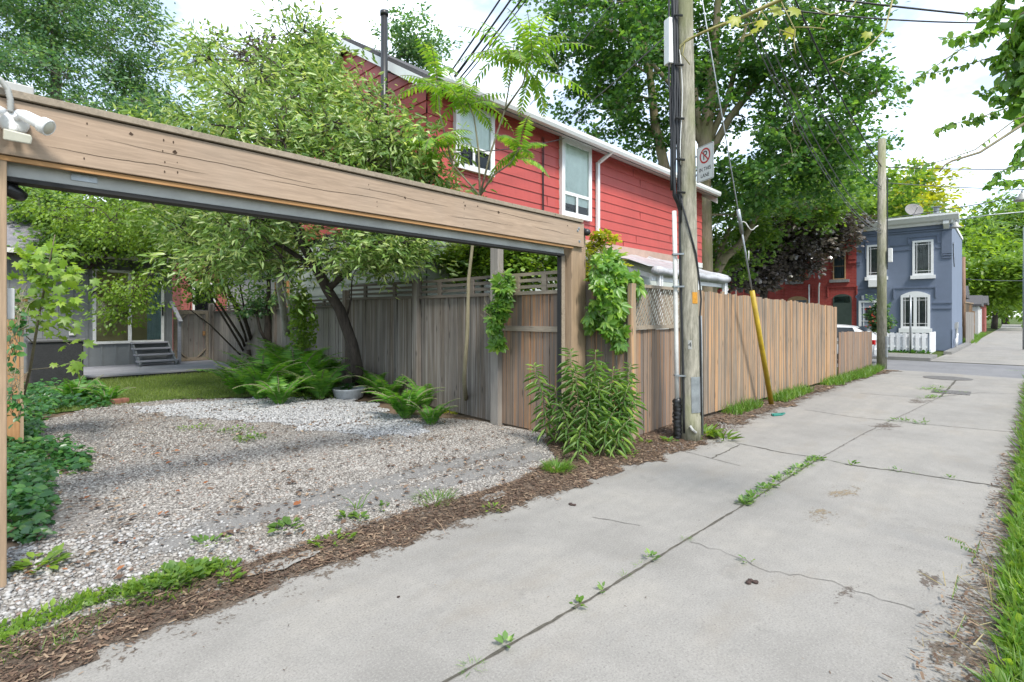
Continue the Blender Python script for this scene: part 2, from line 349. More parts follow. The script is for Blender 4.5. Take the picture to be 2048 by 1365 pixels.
# gravel pad, mulch strip, lawn, verge: height-following sheets
def field(name, poly, dz, mat, step=.2, extra=None, kind='structure'):
    xs = [p[0] for p in poly]; ys = [p[1] for p in poly]
    def inside(x, y):
        r = False; n = len(poly)
        for i in range(n):
            (x0, y0), (x1, y1) = poly[i], poly[(i+1) % n]
            if (y0 > y) != (y1 > y) and x < (x1-x0)*(y-y0)/(y1-y0)+x0: r = not r
        return r
    idx = {}; vs = []; fs = []
    def vid(i, j):
        if (i, j) not in idx:
            x, y = min(xs)+i*step, min(ys)+j*step; idx[i, j] = len(vs)
            vs.append((x, y, gz(x, y)+dz+(extra(x, y) if extra else 0)))
        return idx[i, j]
    for i in range(int((max(xs)-min(xs))/step)+1):
        for j in range(int((max(ys)-min(ys))/step)+1):
            if inside(min(xs)+(i+.5)*step, min(ys)+(j+.5)*step): fs.append((vid(i, j), vid(i+1, j), vid(i+1, j+1), vid(i, j+1)))
    mb = MB(); mb.add(vs, fs); o = mb.build(name, mat, smooth=True); tag(o, kind=kind); return o, inside
field('yard_soil', [(-8, 3.2), (6.2, 3.2), (6.4, 19), (-8, 19)], -.012, W['soil'], .3)
PAD = ragged([(-.4, 3.2), (.8, 3.28), (2.2, 3.3), (3.6, 3.22), (4.7, 3.3), (4.95, 3.75), (5.15, 4.3), (5.15, 5.5), (4.5, 6.8), (4.25, 8.4), (3.4, 9.5), (2.55, 10.2), (1.6, 10.3)]+[tuple(gnd(u, v))[:2] for u, v in ((200, 812), (100, 838), (60, 880), (70, 930), (60, 1000), (40, 1090))]+[(-.1, 4.1), (-.4, 4.0), (-.4, 3.2)], .03, .2, 5)
_, in_pad = field('gravel_pad', PAD, .0, W['gravelbed'], .1)
LAWN = [(1.0, 10.0), (2.5, 10.25), (3.4, 9.6), (4.5, 9.6), (5.4, 11), (5.4, 14.5), (1.2, 14.5), (.9, 12)]
_, in_lawn = field('lawn', LAWN, .004, W['turf'], .2)
MUL = [(-3, 2.75), (.2, 2.95), (1.0, 3.05), (1.56, 3.06), (2.4, 3.0), (3.3, 2.92), (4.2, 2.82), (5.0, 2.78), (5.6, 2.7), (6.3, 2.68), (7.2, 2.86), (7.7, 3.2)]
MUL = ragged(MUL, .05, .1, 9)+[(7.7, 3.5), (6.0, 4.0), (4.9, 4.1), (4.4, 3.5), (3.5, 3.3), (2.2, 3.4), (.8, 3.38), (-3, 3.38)]
_, in_mul = field('mulch_strip', MUL, .003, W['mulch'], .05, lambda x, y: .010*sst(interp(LE, x)-.05, interp(LE, x)+.35, y))
FENCESTRIP = ragged([(7.6, 2.85), (9, 2.8), (11, 2.72), (13, 2.68), (15, 2.6), (18.3, 2.3)], .08, .2, 12)+[(18.3, 2.95), (14.6, 3.1), (7.6, 3.5)]
_, in_fs = field('fence_edge_soil', FENCESTRIP, .008, W['mulch'], .1)
VERGE = ragged([(-3, .02), (2.2, .04), (3.1, .02), (4.5, -.02), (6.5, -.08), (12, -.24), (17.6, -.42)], .03, .12, 15)+[(17.6, -3.5), (-3, -3.5)]
_, in_verge = field('verge', VERGE, .004, W['mulch'], .05, lambda x, y: .06*sst(.1, 1.0, -y))
# thin films of dirt and fines that fade out over the surface below
def film(name, cover, bb, step, zf, c0, c1, ns=38):
    t = NT(name); at_ = t.new('ShaderNodeAttribute', attribute_name='cover'); n = t.noise(t.coord(), ns, 5, .7); n2 = t.noise(t.coord(), ns*.18, 4, .6)
    ad = t.new('ShaderNodeMath', operation='ADD'); t.l(n, ad.inputs[0]); t.l(n2, ad.inputs[1]); sb = t.new('ShaderNodeMath', operation='MULTIPLY'); t.l(ad.outputs[0], sb.inputs[0]); sb.inputs[1].default_value = .5
    th = t.new('ShaderNodeMath', operation='SUBTRACT'); t.l(at_.outputs['Fac'], th.inputs[0]); t.l(t.mr(sb.outputs[0], .34, .66), th.inputs[1])
    t.col(t.ramp(t.noise(t.coord(), ns*2.2, 3, .7), [(.35, dkn(c0)), (.65, dkn(c1))])); t.set(.95, 0, .1)
    tr = t.new('ShaderNodeBsdfTransparent'); ms = t.new('ShaderNodeMixShader'); t.l(t.mr(th.outputs[0], -.04, .16, 0, .85), ms.inputs[0]); t.l(tr.outputs[0], ms.inputs[1]); t.l(t.p.outputs[0], ms.inputs[2]); t.l(ms.outputs[0], t.out.inputs[0])
    x0, x1, y0, y1 = bb; nx, ny = int((x1-x0)/step), int((y1-y0)/step); idx = {}; vs = []; cv = []; fs = []
    def vid(i, j):
        if (i, j) not in idx: x, y = x0+i*step, y0+j*step; idx[i, j] = len(vs); vs.append((x, y, zf(x, y))); cv.append(max(0, min(1, cover(x, y))))
        return idx[i, j]
    for i in range(nx):
        for j in range(ny):
            if max(cover(x0+(i+a)*step, y0+(j+b)*step) for a in (0, 1) for b in (0, 1)) > .02: fs.append((vid(i, j), vid(i+1, j), vid(i+1, j+1), vid(i, j+1)))
    mb = MB(); mb.add(vs, fs); me = mb.mesh(name, t.mat, True); a = me.attributes.new('cover', 'FLOAT', 'POINT'); a.data.foreach_set('value', cv)
    return tag(put(name, me), kind='structure')
def pdist(pl, x, y):
    best = 9
    for (xa, ya), (xb, yb) in zip(pl[:-1], pl[1:]):
        L = (xb-xa)**2+(yb-ya)**2; t_ = min(1, max(0, ((x-xa)*(xb-xa)+(y-ya)*(yb-ya))/L)); best = min(best, math.hypot(x-xa-t_*(xb-xa), y-ya-t_*(yb-ya)))
    return best
film('edge_dirt', lambda x, y: .62*sst(-.42, .06, y-interp(LE, x))*(1-sst(.1, .14, y-interp(LE, x))), (-1.5, 18, 2.1, 3.3), .06, lambda x, y: .0022, (.12, .09, .07), (.25, .2, .155))
film('verge_dirt', lambda x, y: .6*(1-sst(-.02, .38 if x < 4 else .16, y-interp(RE, x))), (1.4, 17, -.35, .5), .06, lambda x, y: .0022, (.12, .095, .075), (.24, .195, .15))
spots = [(*tuple(gnd(u, v))[:2], rx, ry, k) for u, v, rx, ry, k in ((1690, 985, .42, .22, 0), (1840, 803, .8, .3, 1), (1770, 852, .6, .35, 1), (1400, 1042, .18, .08, 1), (1690, 1190, .25, .1, 1), (1870, 1160, .3, .12, 1), (1640, 1030, .3, .2, 0))]
def spotf(k): return lambda x, y: max([.55*(1-sst(.15, 1, math.hypot((x-a)/rx, (y-b)/ry))) for a, b, rx, ry, q in spots if q == k]+[0])
film('sand_stain', spotf(0), (3, 9, .3, 2.6), .06, lambda x, y: .0026, (.33, .26, .17), (.40, .33, .24)); film('damp_stain', spotf(1), (2.5, 14, 0, 2.6), .06, lambda x, y: .0028, (.15, .12, .10), (.22, .18, .15))
TY = [[tuple(gnd(u, v))[:2] for u, v in q] for q in (((1085, 880), (1000, 905), (900, 930), (760, 968), (600, 1010), (470, 1045), (330, 1090)), ((1075, 912), (980, 940), (900, 962), (800, 990), (700, 1010)))]
tyred = lambda x, y: min(pdist(q, x, y) for q in TY)
film('tyre_fines', lambda x, y: .85*(1-sst(.03, .24, tyred(x, y))), (.4, 5.1, 3.25, 4.6), .05, lambda x, y: gz(x, y)+.006, (.20, .19, .18), (.36, .35, .335), 60)
# bare concrete patches showing through the mulch
for (u, v, rx, ry, s) in ((565, 1128, .22, .09, 3), (990, 995, .16, .07, 4)):
    c = gnd(u, v); rs = random.Random(s); mb = MB()
    P = [(c.x+cos(a)*rx*(.7+.5*rs.random()), c.y+sin(a)*ry*(.7+.5*rs.random()), c.z+.013+.004*rs.random()) for a in [2*pi*i/18 for i in range(18)]]
    mb.add(P, [tuple(range(18))]); tag(mb.build('concrete_patch', W['concrete']), kind='structure')
# ------------------------------------------------------------------ board fences
def boards(mb, p0, p1, b0, b1, t0, t1, w=.14, th=.022, rs=None, mi=0, jit=.006, lean=.004):
    rs = rs or random.Random(1); p0, p1 = Vector((*p0, 0)), Vector((*p1, 0)); d = p1-p0; L = d.length; d.normalize(); nrm = Vector((-d.y, d.x, 0)); n = max(1, round(L/w)); w = L/n
    for i in range(n):
        s = (i+.5)/n; zb, zt = b0+(b1-b0)*s, t0+(t1-t0)*s+rs.gauss(0, jit); c = p0+d*(s*L)+nrm*rs.gauss(0, .003)
        up = Vector((d.x*rs.gauss(0, lean), d.y*rs.gauss(0, lean), 1)).normalized()
        mb.obox((c.x, c.y, (zb+zt)/2), d*(w/2-rs.uniform(.0015, .005)), nrm*th/2, up*(zt-zb)/2, mi)
FX = lambda y: 5.2+.02*(y-4)                        # garden fence line
def fence_part(root, mat, y0, y1, zt0, zt1, seed, slats=None, name='board_panel', smat=None, rail=None, w=.105):
    mb = MB(); boards(mb, (FX(y0), y0), (FX(y1), y1), gz(5.2, y0)+.02, gz(5.2, y1)+.02, zt0, zt1, w, .022, random.Random(seed)); mb.build(name, mat, root)
    mb = MB()
    mb.bar((FX(y0)-.02, y0, zt0), (FX(y1)-.02, y1, zt1), .06, .045)
    if rail: mb.bar((FX(y0)-.025, y0, rail), (FX(y1)-.025, y1, rail), .03, .07)
    mb.build('rail', smat or mat, root)
    if slats:
        mb = MB(); a, k = slats
        for i in range(k):
            z = (i+1)*a/k; mb.bar((FX(y0), y0, zt0+z), (FX(y1), y1, zt1+z), .022, .042)
        for s in (.28, .72):
            y = y0+(y1-y0)*s; z = zt0+(zt1-zt0)*s; mb.box(FX(y)-.02, FX(y)+.02, y-.04, y+.04, z+.0225, z+a-.022)
        mb.build('slat_screen', smat or mat, root)
gf = thing('garden_fence', 'long grey board fence with slatted top down the right side of the gravel yard', 'fence', (FX(4), 4, 0))
fence_part(gf, W['warm_wood'], 4.02, 5.12, 1.85, 1.85, 21, (.25, 3), smat=W['slat'], rail=1.38)
fence_part(gf, W['grey_wood'], 5.24, 7.0, 1.85, 1.85, 22, (.25, 3), smat=W['slat_dark'])
fence_part(gf, W['grey_wood'], 7.16, 9.4, 1.86, 1.88, 23, (.25, 3), smat=W['slat_dark'])
fence_part(gf, W['pale_wood'], 9.5, 12.9, 1.75, 1.72, 24, (.14, 2), smat=W['slat_dark'])
fence_part(gf, W['pale_wood'], 13.0, 17.7, 1.72, 1.68, 25, (.14, 2), smat=W['slat_dark'])
for y, z1, w in ((5.18, 2.62, .15), (7.08, 2.15, .13), (9.45, 2.05, .11), (12.95, 1.95, .11), (17.75, 1.9, .11)):
    mb = MB(); mb.box(FX(y)-.09, FX(y)+.02, y-w/2, y+w/2, -.05, z1); mb.build('post', W['pale_wood'] if y < 6 else W['grey_wood'], gf, bevel=.004)
gg = thing('garden_gate', 'weathered board gate with angled corner braces beside the grey house', 'gate', (5.0, 17.9, .1))
mb = MB(); boards(mb, (4.42, 17.9), (5.35, 17.9), .18, .18, 1.72, 1.72, .13, .022, random.Random(3)); mb.build('board_panel', W['pale_wood'], gg)
mb = MB(); mb.box(4.42, 4.5, 17.86, 17.888, .2, 1.7); mb.box(5.27, 5.35, 17.86, 17.888, .2, 1.7); mb.box(4.5, 5.27, 17.86, 17.888, .2, .3); mb.box(4.5, 5.27, 17.86, 17.888, 1.6, 1.7); mb.bar((4.5, 17.87, .55), (4.75, 17.87, .3), .03, .07, (0, 1, 0)); mb.bar((5.05, 17.87, .3), (5.27, 17.87, .55), .03, .07, (0, 1, 0)); mb.bar((5.05, 17.87, 1.6), (5.27, 17.87, 1.35), .03, .07, (0, 1, 0)); mb.bar((4.5, 17.87, 1.35), (4.75, 17.87, 1.6), .03, .07, (0, 1, 0)); mb.build('gate_frame', W['slat'], gg)
mb = MB(); mb.box(5.18, 5.25, 17.82, 17.858, .95, 1.08); mb.build('latch', W['orange'], gg)
mb = MB(); mb.box(5.36, 5.47, 17.85, 17.96, .05, 1.95); mb.build('post', W['pale_wood'], gg)
# lattice fence beside the gate post
lf = thing('lattice_fence', 'short board fence with diagonal lattice top behind the near utility pole', 'fence', (6.2, 3.4, 0))
mb = MB(); boards(mb, (5.53, 3.93), (5.72, 3.42), .02, .02, 2.0, 1.95, .13, .02, random.Random(5)); boards(mb, (5.74, 3.4), (7.42, 3.46), .03, .03, 1.37, 1.37, .115, .02, random.Random(6)); mb.build('board_panel', W['warm_wood'], lf)
mb = MB(); mb.box(5.66, 5.78, 3.34, 3.385, .02, 1.95); mb.build('post', W['cedar'], lf)
mb = MB(); mb.bar((5.78, 3.38, 1.40), (7.42, 3.44, 1.40), .05, .05); mb.bar((5.74, 3.38, 1.93), (7.42, 3.44, 1.93), .05, .04); mb.build('rail', W['slat'], lf)
mb = MB()
for dr, yo, sp_ in ((1, 0, .068), (-1, .014, .17)):
    k = 0
    while k < 48*.05/sp_:
        x0 = 5.3+k*sp_; x1 = x0+.5*.75; a = (x0, 1.42) if dr > 0 else (x1, 1.42); b = (x1, 1.915) if dr > 0 else (x0, 1.915); k += 1
        def clip(p, q):
            t0, t1 = 0, 1
            for lo, s in ((5.79, 1), (7.41, -1)):
                da, db = (p[0]-lo)*s, (q[0]-lo)*s
                if da < 0 and db < 0: return None
                if da < 0: t0 = max(t0, da/(da-db))
                elif db < 0: t1 = min(t1, da/(da-db))
            if t1-t0 < .05: return None
            f = lambda t: (p[0]+(q[0]-p[0])*t, p[1]+(q[1]-p[1])*t); return f(t0), f(t1)
        r = clip(a, b)
        if r:
            yy = lambda x: 3.41+yo+(x-5.74)*.036; (xa, za), (xb, zb) = r; mb.bar((xa, yy(xa), za), (xb, yy(xb), zb), .009, .026, (0, 1, 0)) if False else mb.bar((xa, yy(xa), za), (xb, yy(xb), zb), .026, .009, (0, 1, 0))
mb.build('lattice', W['slat'], lf)
# long cedar fence on the lane, and the low one beyond
tf = thing('lane_fence', 'tall cedar board fence along the lane with brown and orange boards', 'fence', (7.5, 3.3, 0))
mb = MB(); boards(mb, (7.46, 3.32), (14.55, 2.98), .07, .06, 1.93, 1.77, .118, .02, random.Random(8), jit=.011, lean=.006); mb.build('board_panel', W['cedar'], tf)
mb = MB()
for z in (.35, 1.6): mb.bar((7.46, 3.36, z), (14.55, 3.02, z), .04, .08)
mb.build('rail', W['pale_wood'], tf)
for s in (.02, .34, .67, .985): mb = MB(); x = 7.46+7.09*s; y = 3.44-.34*s; mb.box(x-.045, x+.045, y-.04, y+.05, -.05, 1.7); mb.build('post', W['pale_wood'], tf)
lo = thing('low_fence', 'low grey board fence between the tall cedar fence and the street', 'fence', (16.5, 2.95, 0))
mb = MB(); boards(mb, (14.62, 2.95), (18.25, 2.86), .05, .05, 1.16, 1.09, .12, .02, random.Random(9)); mb.build('board_panel', W['warm_wood'], lo)
mb = MB(); mb.bar((14.62, 2.985, .9), (18.25, 2.895, .86), .04, .08); mb.build('rail', W['pale_wood'], lo)
# ------------------------------------------------------------------ timber gate frame at the lane
ga = thing('gate_frame', 'timber garage gate frame spanning the gravel parking pad', 'gate frame', (2.7, 3.9, 0))
mb = MB(); mb.box(-1.2, 5.40, 3.85, 3.89, 2.405, 2.70); mb.build('beam', W['cedarx'], ga, bevel=.004)
mb = MB(); mb.box(-1.2, 5.36, 3.83, 4.06, 2.708, 2.748); mb.build('cap_board', W['slat'], ga, bevel=.003)
mb = MB(); mb.box(-1.2, 5.2, 3.892, 3.96, 2.42, 2.70); mb.box(-1.2, 5.2, 3.865, 3.888, 2.375, 2.40); mb.box(-1.2, 5.2, 3.892, 3.91, 2.39, 2.418); mb.build('trim', W['orange'], ga)
mb = MB(); mb.box(.19, 5.10, 3.935, 4.02, 2.305, 2.417); mb.build('header_channel', W['greymetal'], ga, bevel=.003)
mb = MB(); mb.box(.19, 5.10, 3.925, 4.035, 2.28, 2.304); mb.build('rubber_seal', W['rubber'], ga)
mb = MB(); mb.box(.02, .19, 3.87, 4.03, -.05, 2.404); mb.build('post', W['post'], ga, bevel=.006)
mb = MB(); mb.box(5.2, 5.35, 3.892, 4.04, -.05, 2.66); mb.box(5.354, 5.50, 3.896, 4.04, -.05, 2.64); mb.build('post', W['post'], ga, bevel=.006)
mb = MB(); mb.box(5.12, 5.198, 3.99, 4.03, 0, 2.31); mb.build('jamb', W['slat'], ga, bevel=.003)
mb = MB(); mb.box(5.095, 5.118, 3.985, 4.035, 0, 2.31); mb.build('weather_strip', W['rubber'], ga)
for x, z in ((5.29, 2.63), (5.30, 2.47), (5.265, 2.60)):
    mb = MB(); mb.lathe((x, 3.85, z), [(.018, 0), (.018, .003), (.010, .004), (.010, .011), (.0001, .011)], 10, 0, (1, 0, 0), (0, 0, 1), (0, -1, 0)); mb.build('bolt', W['steel'], ga)
W['knot'] = M_plain('dark_knot', (.07, .04, .022), .9, var=.4, scale=40)
rs = random.Random(4)
for u, v, r in ((810, 396, .010), (930, 412, .010), (955, 413, .008), (997, 425, .015), (866, 400, .004), (1135, 452, .01), (350, 305, .012), (262, 268, .01)):
    p = on_y(u, v, 3.85); mb = MB(); mb.add([(p.x+cos(a)*r*rs.uniform(.7, 1.3), 3.8485, p.z+sin(a)*r*rs.uniform(.7, 1.3)) for a in [2*pi*i/9 for i in range(9)]], [tuple(range(9))]); mb.build('knot', W['knot'], ga)
mb = MB()
for x in (.9, .96, 2.35, 2.43, .52, 3.4):
    for z in (2.45, 2.52, 2.6, 2.66):
        if rs.random() < .3: continue
        xj, zj, rj_ = x+rs.gauss(0, .006), z+rs.gauss(0, .012), rs.uniform(.6, 1.2); mb.add([(xj+cos(a)*.004*rj_, 3.8485, zj+sin(a)*.008*rj_) for a in [2*pi*i/6 for i in range(6)]], [tuple(range(6))])
tag(mb.build('nail_heads', W['knot'], ga), kind='stuff')
for x0, z0, L, sl in ((.6, 2.585, 1.3, -.03), (1.5, 2.52, 1.1, .015), (2.2, 2.6, 1.0, -.02), (3.2, 2.50, .9, .02), (3.6, 2.63, 1.2, -.015), (.35, 2.48, .8, .01), (4.4, 2.55, .7, -.02)):
    mb = MB(); k = 24; up_ = []; dn_ = []; z = z0
    for i in range(k+1): q = i/k; z = z0+sl*q+.004*sin(q*9+x0*5)+rs.gauss(0, .0012); hw = .0016*(1-(2*q-1)**2)+.0003; up_.append((x0+L*q, 3.8487, z+hw)); dn_.append((x0+L*q, 3.8487, z-hw))
    mb.add(up_+dn_, [(i, i+1, k+2+i, k+1+i) for i in range(k)]); mb.build('check_crack', W['knot'], ga)
mb = MB(); mb.box(.46, .58, 3.928, 3.9345, 2.335, 2.375); mb.build('latch_plate', W['steel'], ga)
# twin floodlight on the beam, its conduit, cameras, boxes
FS = .16
fl = thing('floodlight', 'white twin security floodlight with motion sensor on the left end of the beam', 'floodlight', (.08+FS, 3.85, 2.58))
ay = lambda p, q: (Vector(q)-Vector(p)).normalized()
mb = MB(); mb.lathe((.055+FS, 3.849, 2.575), [(.062, 0), (.062, .025), (.05, .04), (.0001, .042)], 24, 0, (1, 0, 0), (0, 0, 1), (0, -1, 0)); mb.build('base', W['white'], fl, True)
def lamp(p, q):
    p, q = Vector(p), Vector(q); d = (q-p).normalized(); x = d.orthogonal().normalized(); y = d.cross(x); L = (q-p).length
    mb = MB(); mb.lathe(p, [(.012, -.05), (.026, -.02), (.03, 0), (.033, L*.6), (.043, L*.66), (.045, L*.95), (.041, L), (.038, L*.985), (.0001, L*.96)], 24, 0, x, y, d); o = mb.build('lamp_head', W['white'], fl, True)
    m2 = MB(); m2.lathe(p, [(.0362, L*.985), (.036, L*.99), (.0001, L*.995)], 20, 0, x, y, d); m2.build('lens', W['cream'], o, True)
lamp((.10+FS, 3.76, 2.60), (.185+FS, 3.70, 2.545)); lamp((-.02+FS, 3.76, 2.60), (-.11+FS, 3.69, 2.56))
mb = MB(); mb.tube([(.06+FS, 3.81, 2.59), (.085+FS, 3.78, 2.605), (.10+FS, 3.76, 2.60)], .013, 8); mb.tube([(.05+FS, 3.81, 2.55), (.05+FS, 3.78, 2.52)], .018, 8); mb.build('arm', W['white'], fl, True)
mb = MB(); mb.prism([(-.05, -.028), (.055, -.028), (.06, .0), (.055, .02), (-.05, .028)], (.06+FS, 3.755, 2.485), (1, 0, 0), (0, -.25, .97), (0, -.97, -.25), -.035, .03); mb.build('sensor', W['cream'], fl, bevel=.006)
mb = MB(); pts = [(x+FS, y, z) for x, y, z in ((.04, 3.81, 2.62), (.04, 3.80, 2.68), (.03, 3.795, 2.73), (.0, 3.79, 2.775), (-.08, 3.80, 2.80), (-.25, 3.84, 2.81))]
P = []
for i in range(len(pts)-1):
    for s in range(8): P.append(Vector(pts[i]).lerp(Vector(pts[i+1]), s/8))
mb.tube(P, [.0155 if i % 2 else .0125 for i in range(len(P))], 10); tag(mb.build('conduit', W['greymetal'], None, True), 'grey flexible conduit feeding the floodlight over the beam', 'conduit')
mb = MB(); mb.box(-.25, .30, 3.9, 4.05, 2.75, 2.81); tag(mb.build('junction_box', W['greymetal'], bevel=.006), 'flat grey box on top of the beam at far left', 'box')
sc_ = thing('security_camera', 'black dome security camera on the right end of the beam', 'camera', (5.44, 3.87, 2.6))
mb = MB(); mb.lathe((5.43, 3.897, 2.61), [(.05, 0), (.05, .025), (.045, .035), (.03, .045)], 24, 0, (1, 0, 0), (0, 0, 1), (0, -1, 0)); mb.build('base', W['black'], sc_, True)
mb = MB(); d = Vector((.35, -.85, -.3)).normalized(); x = d.orthogonal().normalized()
mb.lathe((5.44, 3.84, 2.60), [(.0001, -.045), (.03, -.036), (.044, -.012), (.046, .005), (.043, .02), (.034, .038), (.026, .042), (.0001, .044)], 24, 0, x, d.cross(x), d); o = mb.build('camera_ball', W['black'], sc_, True)
mb = MB(); mb.lathe(Vector((5.44, 3.84, 2.60))+d*.0445, [(.017, 0), (.017, .003), (.0001, .003)], 18, 0, x, d.cross(x), d); mb.build('lens', M_plain('lens_glass', (.03, .035, .04), .08), o)
c2 = thing('security_camera', 'black bullet camera on the inner side of the left gate post', 'camera', (.19, 3.98, 2.2))
mb = MB(); mb.lathe((.192, 4.0, 2.27), [(.03, 0), (.03, .02), (.014, .03), (.014, .05)], 14, 0, (0, 1, 0), (0, 0, 1), (1, 0, 0)); mb.build('bracket', W['black'], c2, True)
mb = MB(); d = Vector((.7, .55, -.25)).normalized(); x = d.orthogonal().normalized(); mb.lathe((.20, 3.99, 2.245), [(.02, -.03), (.035, -.02), (.037, .05), (.03, .085), (.0001, .085)], 16, 0, x, d.cross(x), d); mb.build('body', W['black'], c2, True)
kp = MB(); kp.box(.191, .225, 3.95, 4.03, 1.53, 1.70); tag(kp.build('switch_box', W['offwhite'], bevel=.006), 'pale rectangular switch box on the left gate post', 'switch box')
sx_ = on_y(47, 700, 7.6).x
sf = thing('privacy_screen', 'orange cedar screen with sloped cap behind the left gate post', 'screen', (sx_-.4, 7.6, 0))
mb = MB(); boards(mb, (sx_-.85, 7.6), (sx_-.03, 7.6), .1, .1, 1.78, 1.70, .205, .022, random.Random(2), jit=.001); mb.build('board_panel', W['panelwood'], sf)
mb = MB(); mb.box(sx_-.028, sx_, 7.575, 7.72, .1, 1.69); mb.build('corner_board', W['post'], sf)
mb = MB(); mb.bar((sx_-.9, 7.62, 1.81), (sx_+.03, 7.62, 1.715), .16, .03); mb.build('cap_board', W['orange'], sf)
# ------------------------------------------------------------------ houses
def M_paint(name, c, rough=.5):                       # faded paint with faint vertical dirt streaks
    c = dkn(c); t = NT(name); a = t.noise(t.coord((1, 1, 1)), 1.2, 5, .65); b = t.noise(t.coord((9, 9, .5)), 1.5, 5, .7)
    q = t.ramp(a, [(.3, tuple(k*.88 for k in c)), (.7, tuple(k*1.08 for k in c))]); q = t.mix(t.mr(b, .52, .75, 0, .3), q, tuple(k*.6+.006 for k in c)); q = t.mix(t.mr(t.noise(t.coord((3, 3, 6)), 2, 6, .8), .6, .75, 0, .25), q, tuple(min(1, k*1.15+.012) for k in c))
    t.col(q); return t.set(rough)
W['red'] = M_paint('red_siding', (.56, .086, .070), .5); W['redtrim'] = M_paint('dark_red_joint', (.28, .05, .05))  # redtrim: darker red for the butt joints between siding boards
W['palegreen'] = M_paint('pale_siding', (.56, .60, .55)); W['roof'] = M_plain('asphalt_shingles', (.10, .095, .10), .95, var=.35, scale=30, bump=.4)
W['greyroof'] = M_plain('grey_shingles', (.27, .26, .29), .95, var=.25, scale=25, bump=.3)
class Wall:                                           # a vertical plane: o origin, u along, n outwards
    def __init__(s, o, u, n): s.o, s.u, s.n = Vector(o), Vector(u), Vector(n)
    def P(s, a, z, d=0): return Vector((s.o.x+s.u.x*a+s.n.x*d, s.o.y+s.u.y*a+s.n.y*d, z))
    def box(s, mb, a0, a1, z0, z1, d0, d1, mi=0):
        c = s.P((a0+a1)/2, (z0+z1)/2, (d0+d1)/2); mb.obox(c, s.u*(a1-a0)/2, s.n*(d1-d0)/2, (0, 0, (z1-z0)/2), mi)
def siding(mb, w, z0, z1, ex, ext, lip=.022, mi=0):   # lapped courses; ext(z) -> (a0, a1) or None
    z = z0
    while z < z1-.01:
        zt = min(z+ex, z1); e0, e1 = ext(z), ext(zt)
        if e0 and e1:
            mb.add([w.P(e0[0], z, lip), w.P(e0[1], z, lip), w.P(e1[1], zt, .004), w.P(e1[0], zt, .004)], [(0, 1, 2, 3)], mi)
            mb.add([w.P(e0[0], z, .0), w.P(e0[1], z, .0), w.P(e0[1], z, lip), w.P(e0[0], z, lip)], [(0, 1, 2, 3)], mi)
        z = zt
def window(root, w, a0, a1, z0, z1, fw=.09, frame=None, sill=0, bars=(), vbars=(), curtain=True, pane=None, dep=.06, cm=None, arch=0):
    mb = MB(); frame = frame or W['white']; dep = max(dep, .07); bc_ = max(.003, dep-.07)
    w.box(mb, a0, a0+fw, z0, z1, 0, dep); w.box(mb, a1-fw, a1, z0, z1, 0, dep)
    w.box(mb, a0+fw, a1-fw, z1-fw, z1, 0, dep); w.box(mb, a0+fw, a1-fw, z0, z0+fw, 0, dep)
    if arch:
        k = 10; poly = [(a0+(a1-a0)*i/k, z1+.002+arch*(1-(2*i/k-1)**2)) for i in range(k+1)]; poly = [(a1, z1+.001), (a0, z1+.001)]+poly[1:-1]
        mb.prism([(a, z) for a, z in poly], w.o-Vector((0, 0, w.o.z)), w.u, (0, 0, 1), w.n, 0, dep)
    f = mb.build('window', frame, root)
    mb = MB()
    for z, t in bars: w.box(mb, a0+fw, a1-fw, z-t/2, z+t/2, dep-.022, dep-.004)
    for a, za, zb, t in vbars: w.box(mb, a-t/2, a+t/2, za, zb, dep-.024, dep-.003)
    if mb.v: mb.build('glazing_bar', frame, f)
    mb = MB(); w.box(mb, a0+fw*.8, a1-fw*.8, z0+fw*.8, z1-fw*.8, bc_-.002, bc_); mb.build('backing', W['dark'], f)
    mb = MB(); mb.add([w.P(a0+fw*.9, z0+fw*.9, dep-.03), w.P(a1-fw*.9, z0+fw*.9, dep-.03), w.P(a1-fw*.9, z1-fw*.9, dep-.03), w.P(a0+fw*.9, z1-fw*.9, dep-.03)], [(0, 1, 2, 3)]); mb.build('pane', pane or W['glass'], f)
    if curtain:
        mb = MB(); n = 90; A0, A1 = a0+fw, a1-fw; vs = []; rs_ = random.Random(int(a0*97)); ph = [rs_.uniform(0, 6) for _ in range(4)]; zc = z0+fw if isinstance(curtain, bool) else curtain
        for i in range(n+1):
            t = i/n; a = A0+(A1-A0)*t; d = bc_+.016+.006*sin(17*t+ph[0]+2*sin(5*t+ph[1]))+.005*sin(31*t+ph[2]+3*sin(4*t+ph[3])); vs += [w.P(a, zc, d), w.P(a+.006*sin(9*t), z1-fw, d)]
        mb.add(vs, [(2*i, 2*i+2, 2*i+3, 2*i+1) for i in range(n)]); mb.build('curtain', cm or W['curtain'], f, True)
    if sill:
        mb = MB(); w.box(mb, a0-.07, a1+.07, z0-sill, z0-.001, 0, .12); mb.build('sill', frame if sill < .13 else W['white'], f)
    return f
# the red house behind the fence
rx0, rx1, ry0, ry1, ridge = 5.6, 16.83, 7.3, 12.56, 9.93
rh = thing('red_house', 'red clapboard house with white gutter behind the garden fence', 'house', (11, 10, 0))
mb = MB(); ZB, ZE, ZR = 3.28, 5.56, 7.14
prof = [(ry0, -.1), (ry1, -.1), (ry1, ZE), (ridge, ZR), (ry0, ZE)]
mb.prism([(y, z) for y, z in prof], (rx0+.03, 0, 0), (0, 1, 0), (0, 0, 1), (1, 0, 0), 0, rx1-rx0-.06, 0); mb.build('wall', W['dark'], rh)
wf = Wall((0, ry0, 0), (1, 0, 0), (0, -1, 0)); wg = Wall((rx0, 0, 0), (0, -1, 0), (-1, 0, 0)); we = Wall((rx1, 0, 0), (0, 1, 0), (1, 0, 0))
mb = MB(); siding(mb, wf, ZB, 5.57, .222, lambda z: (rx0, rx1))
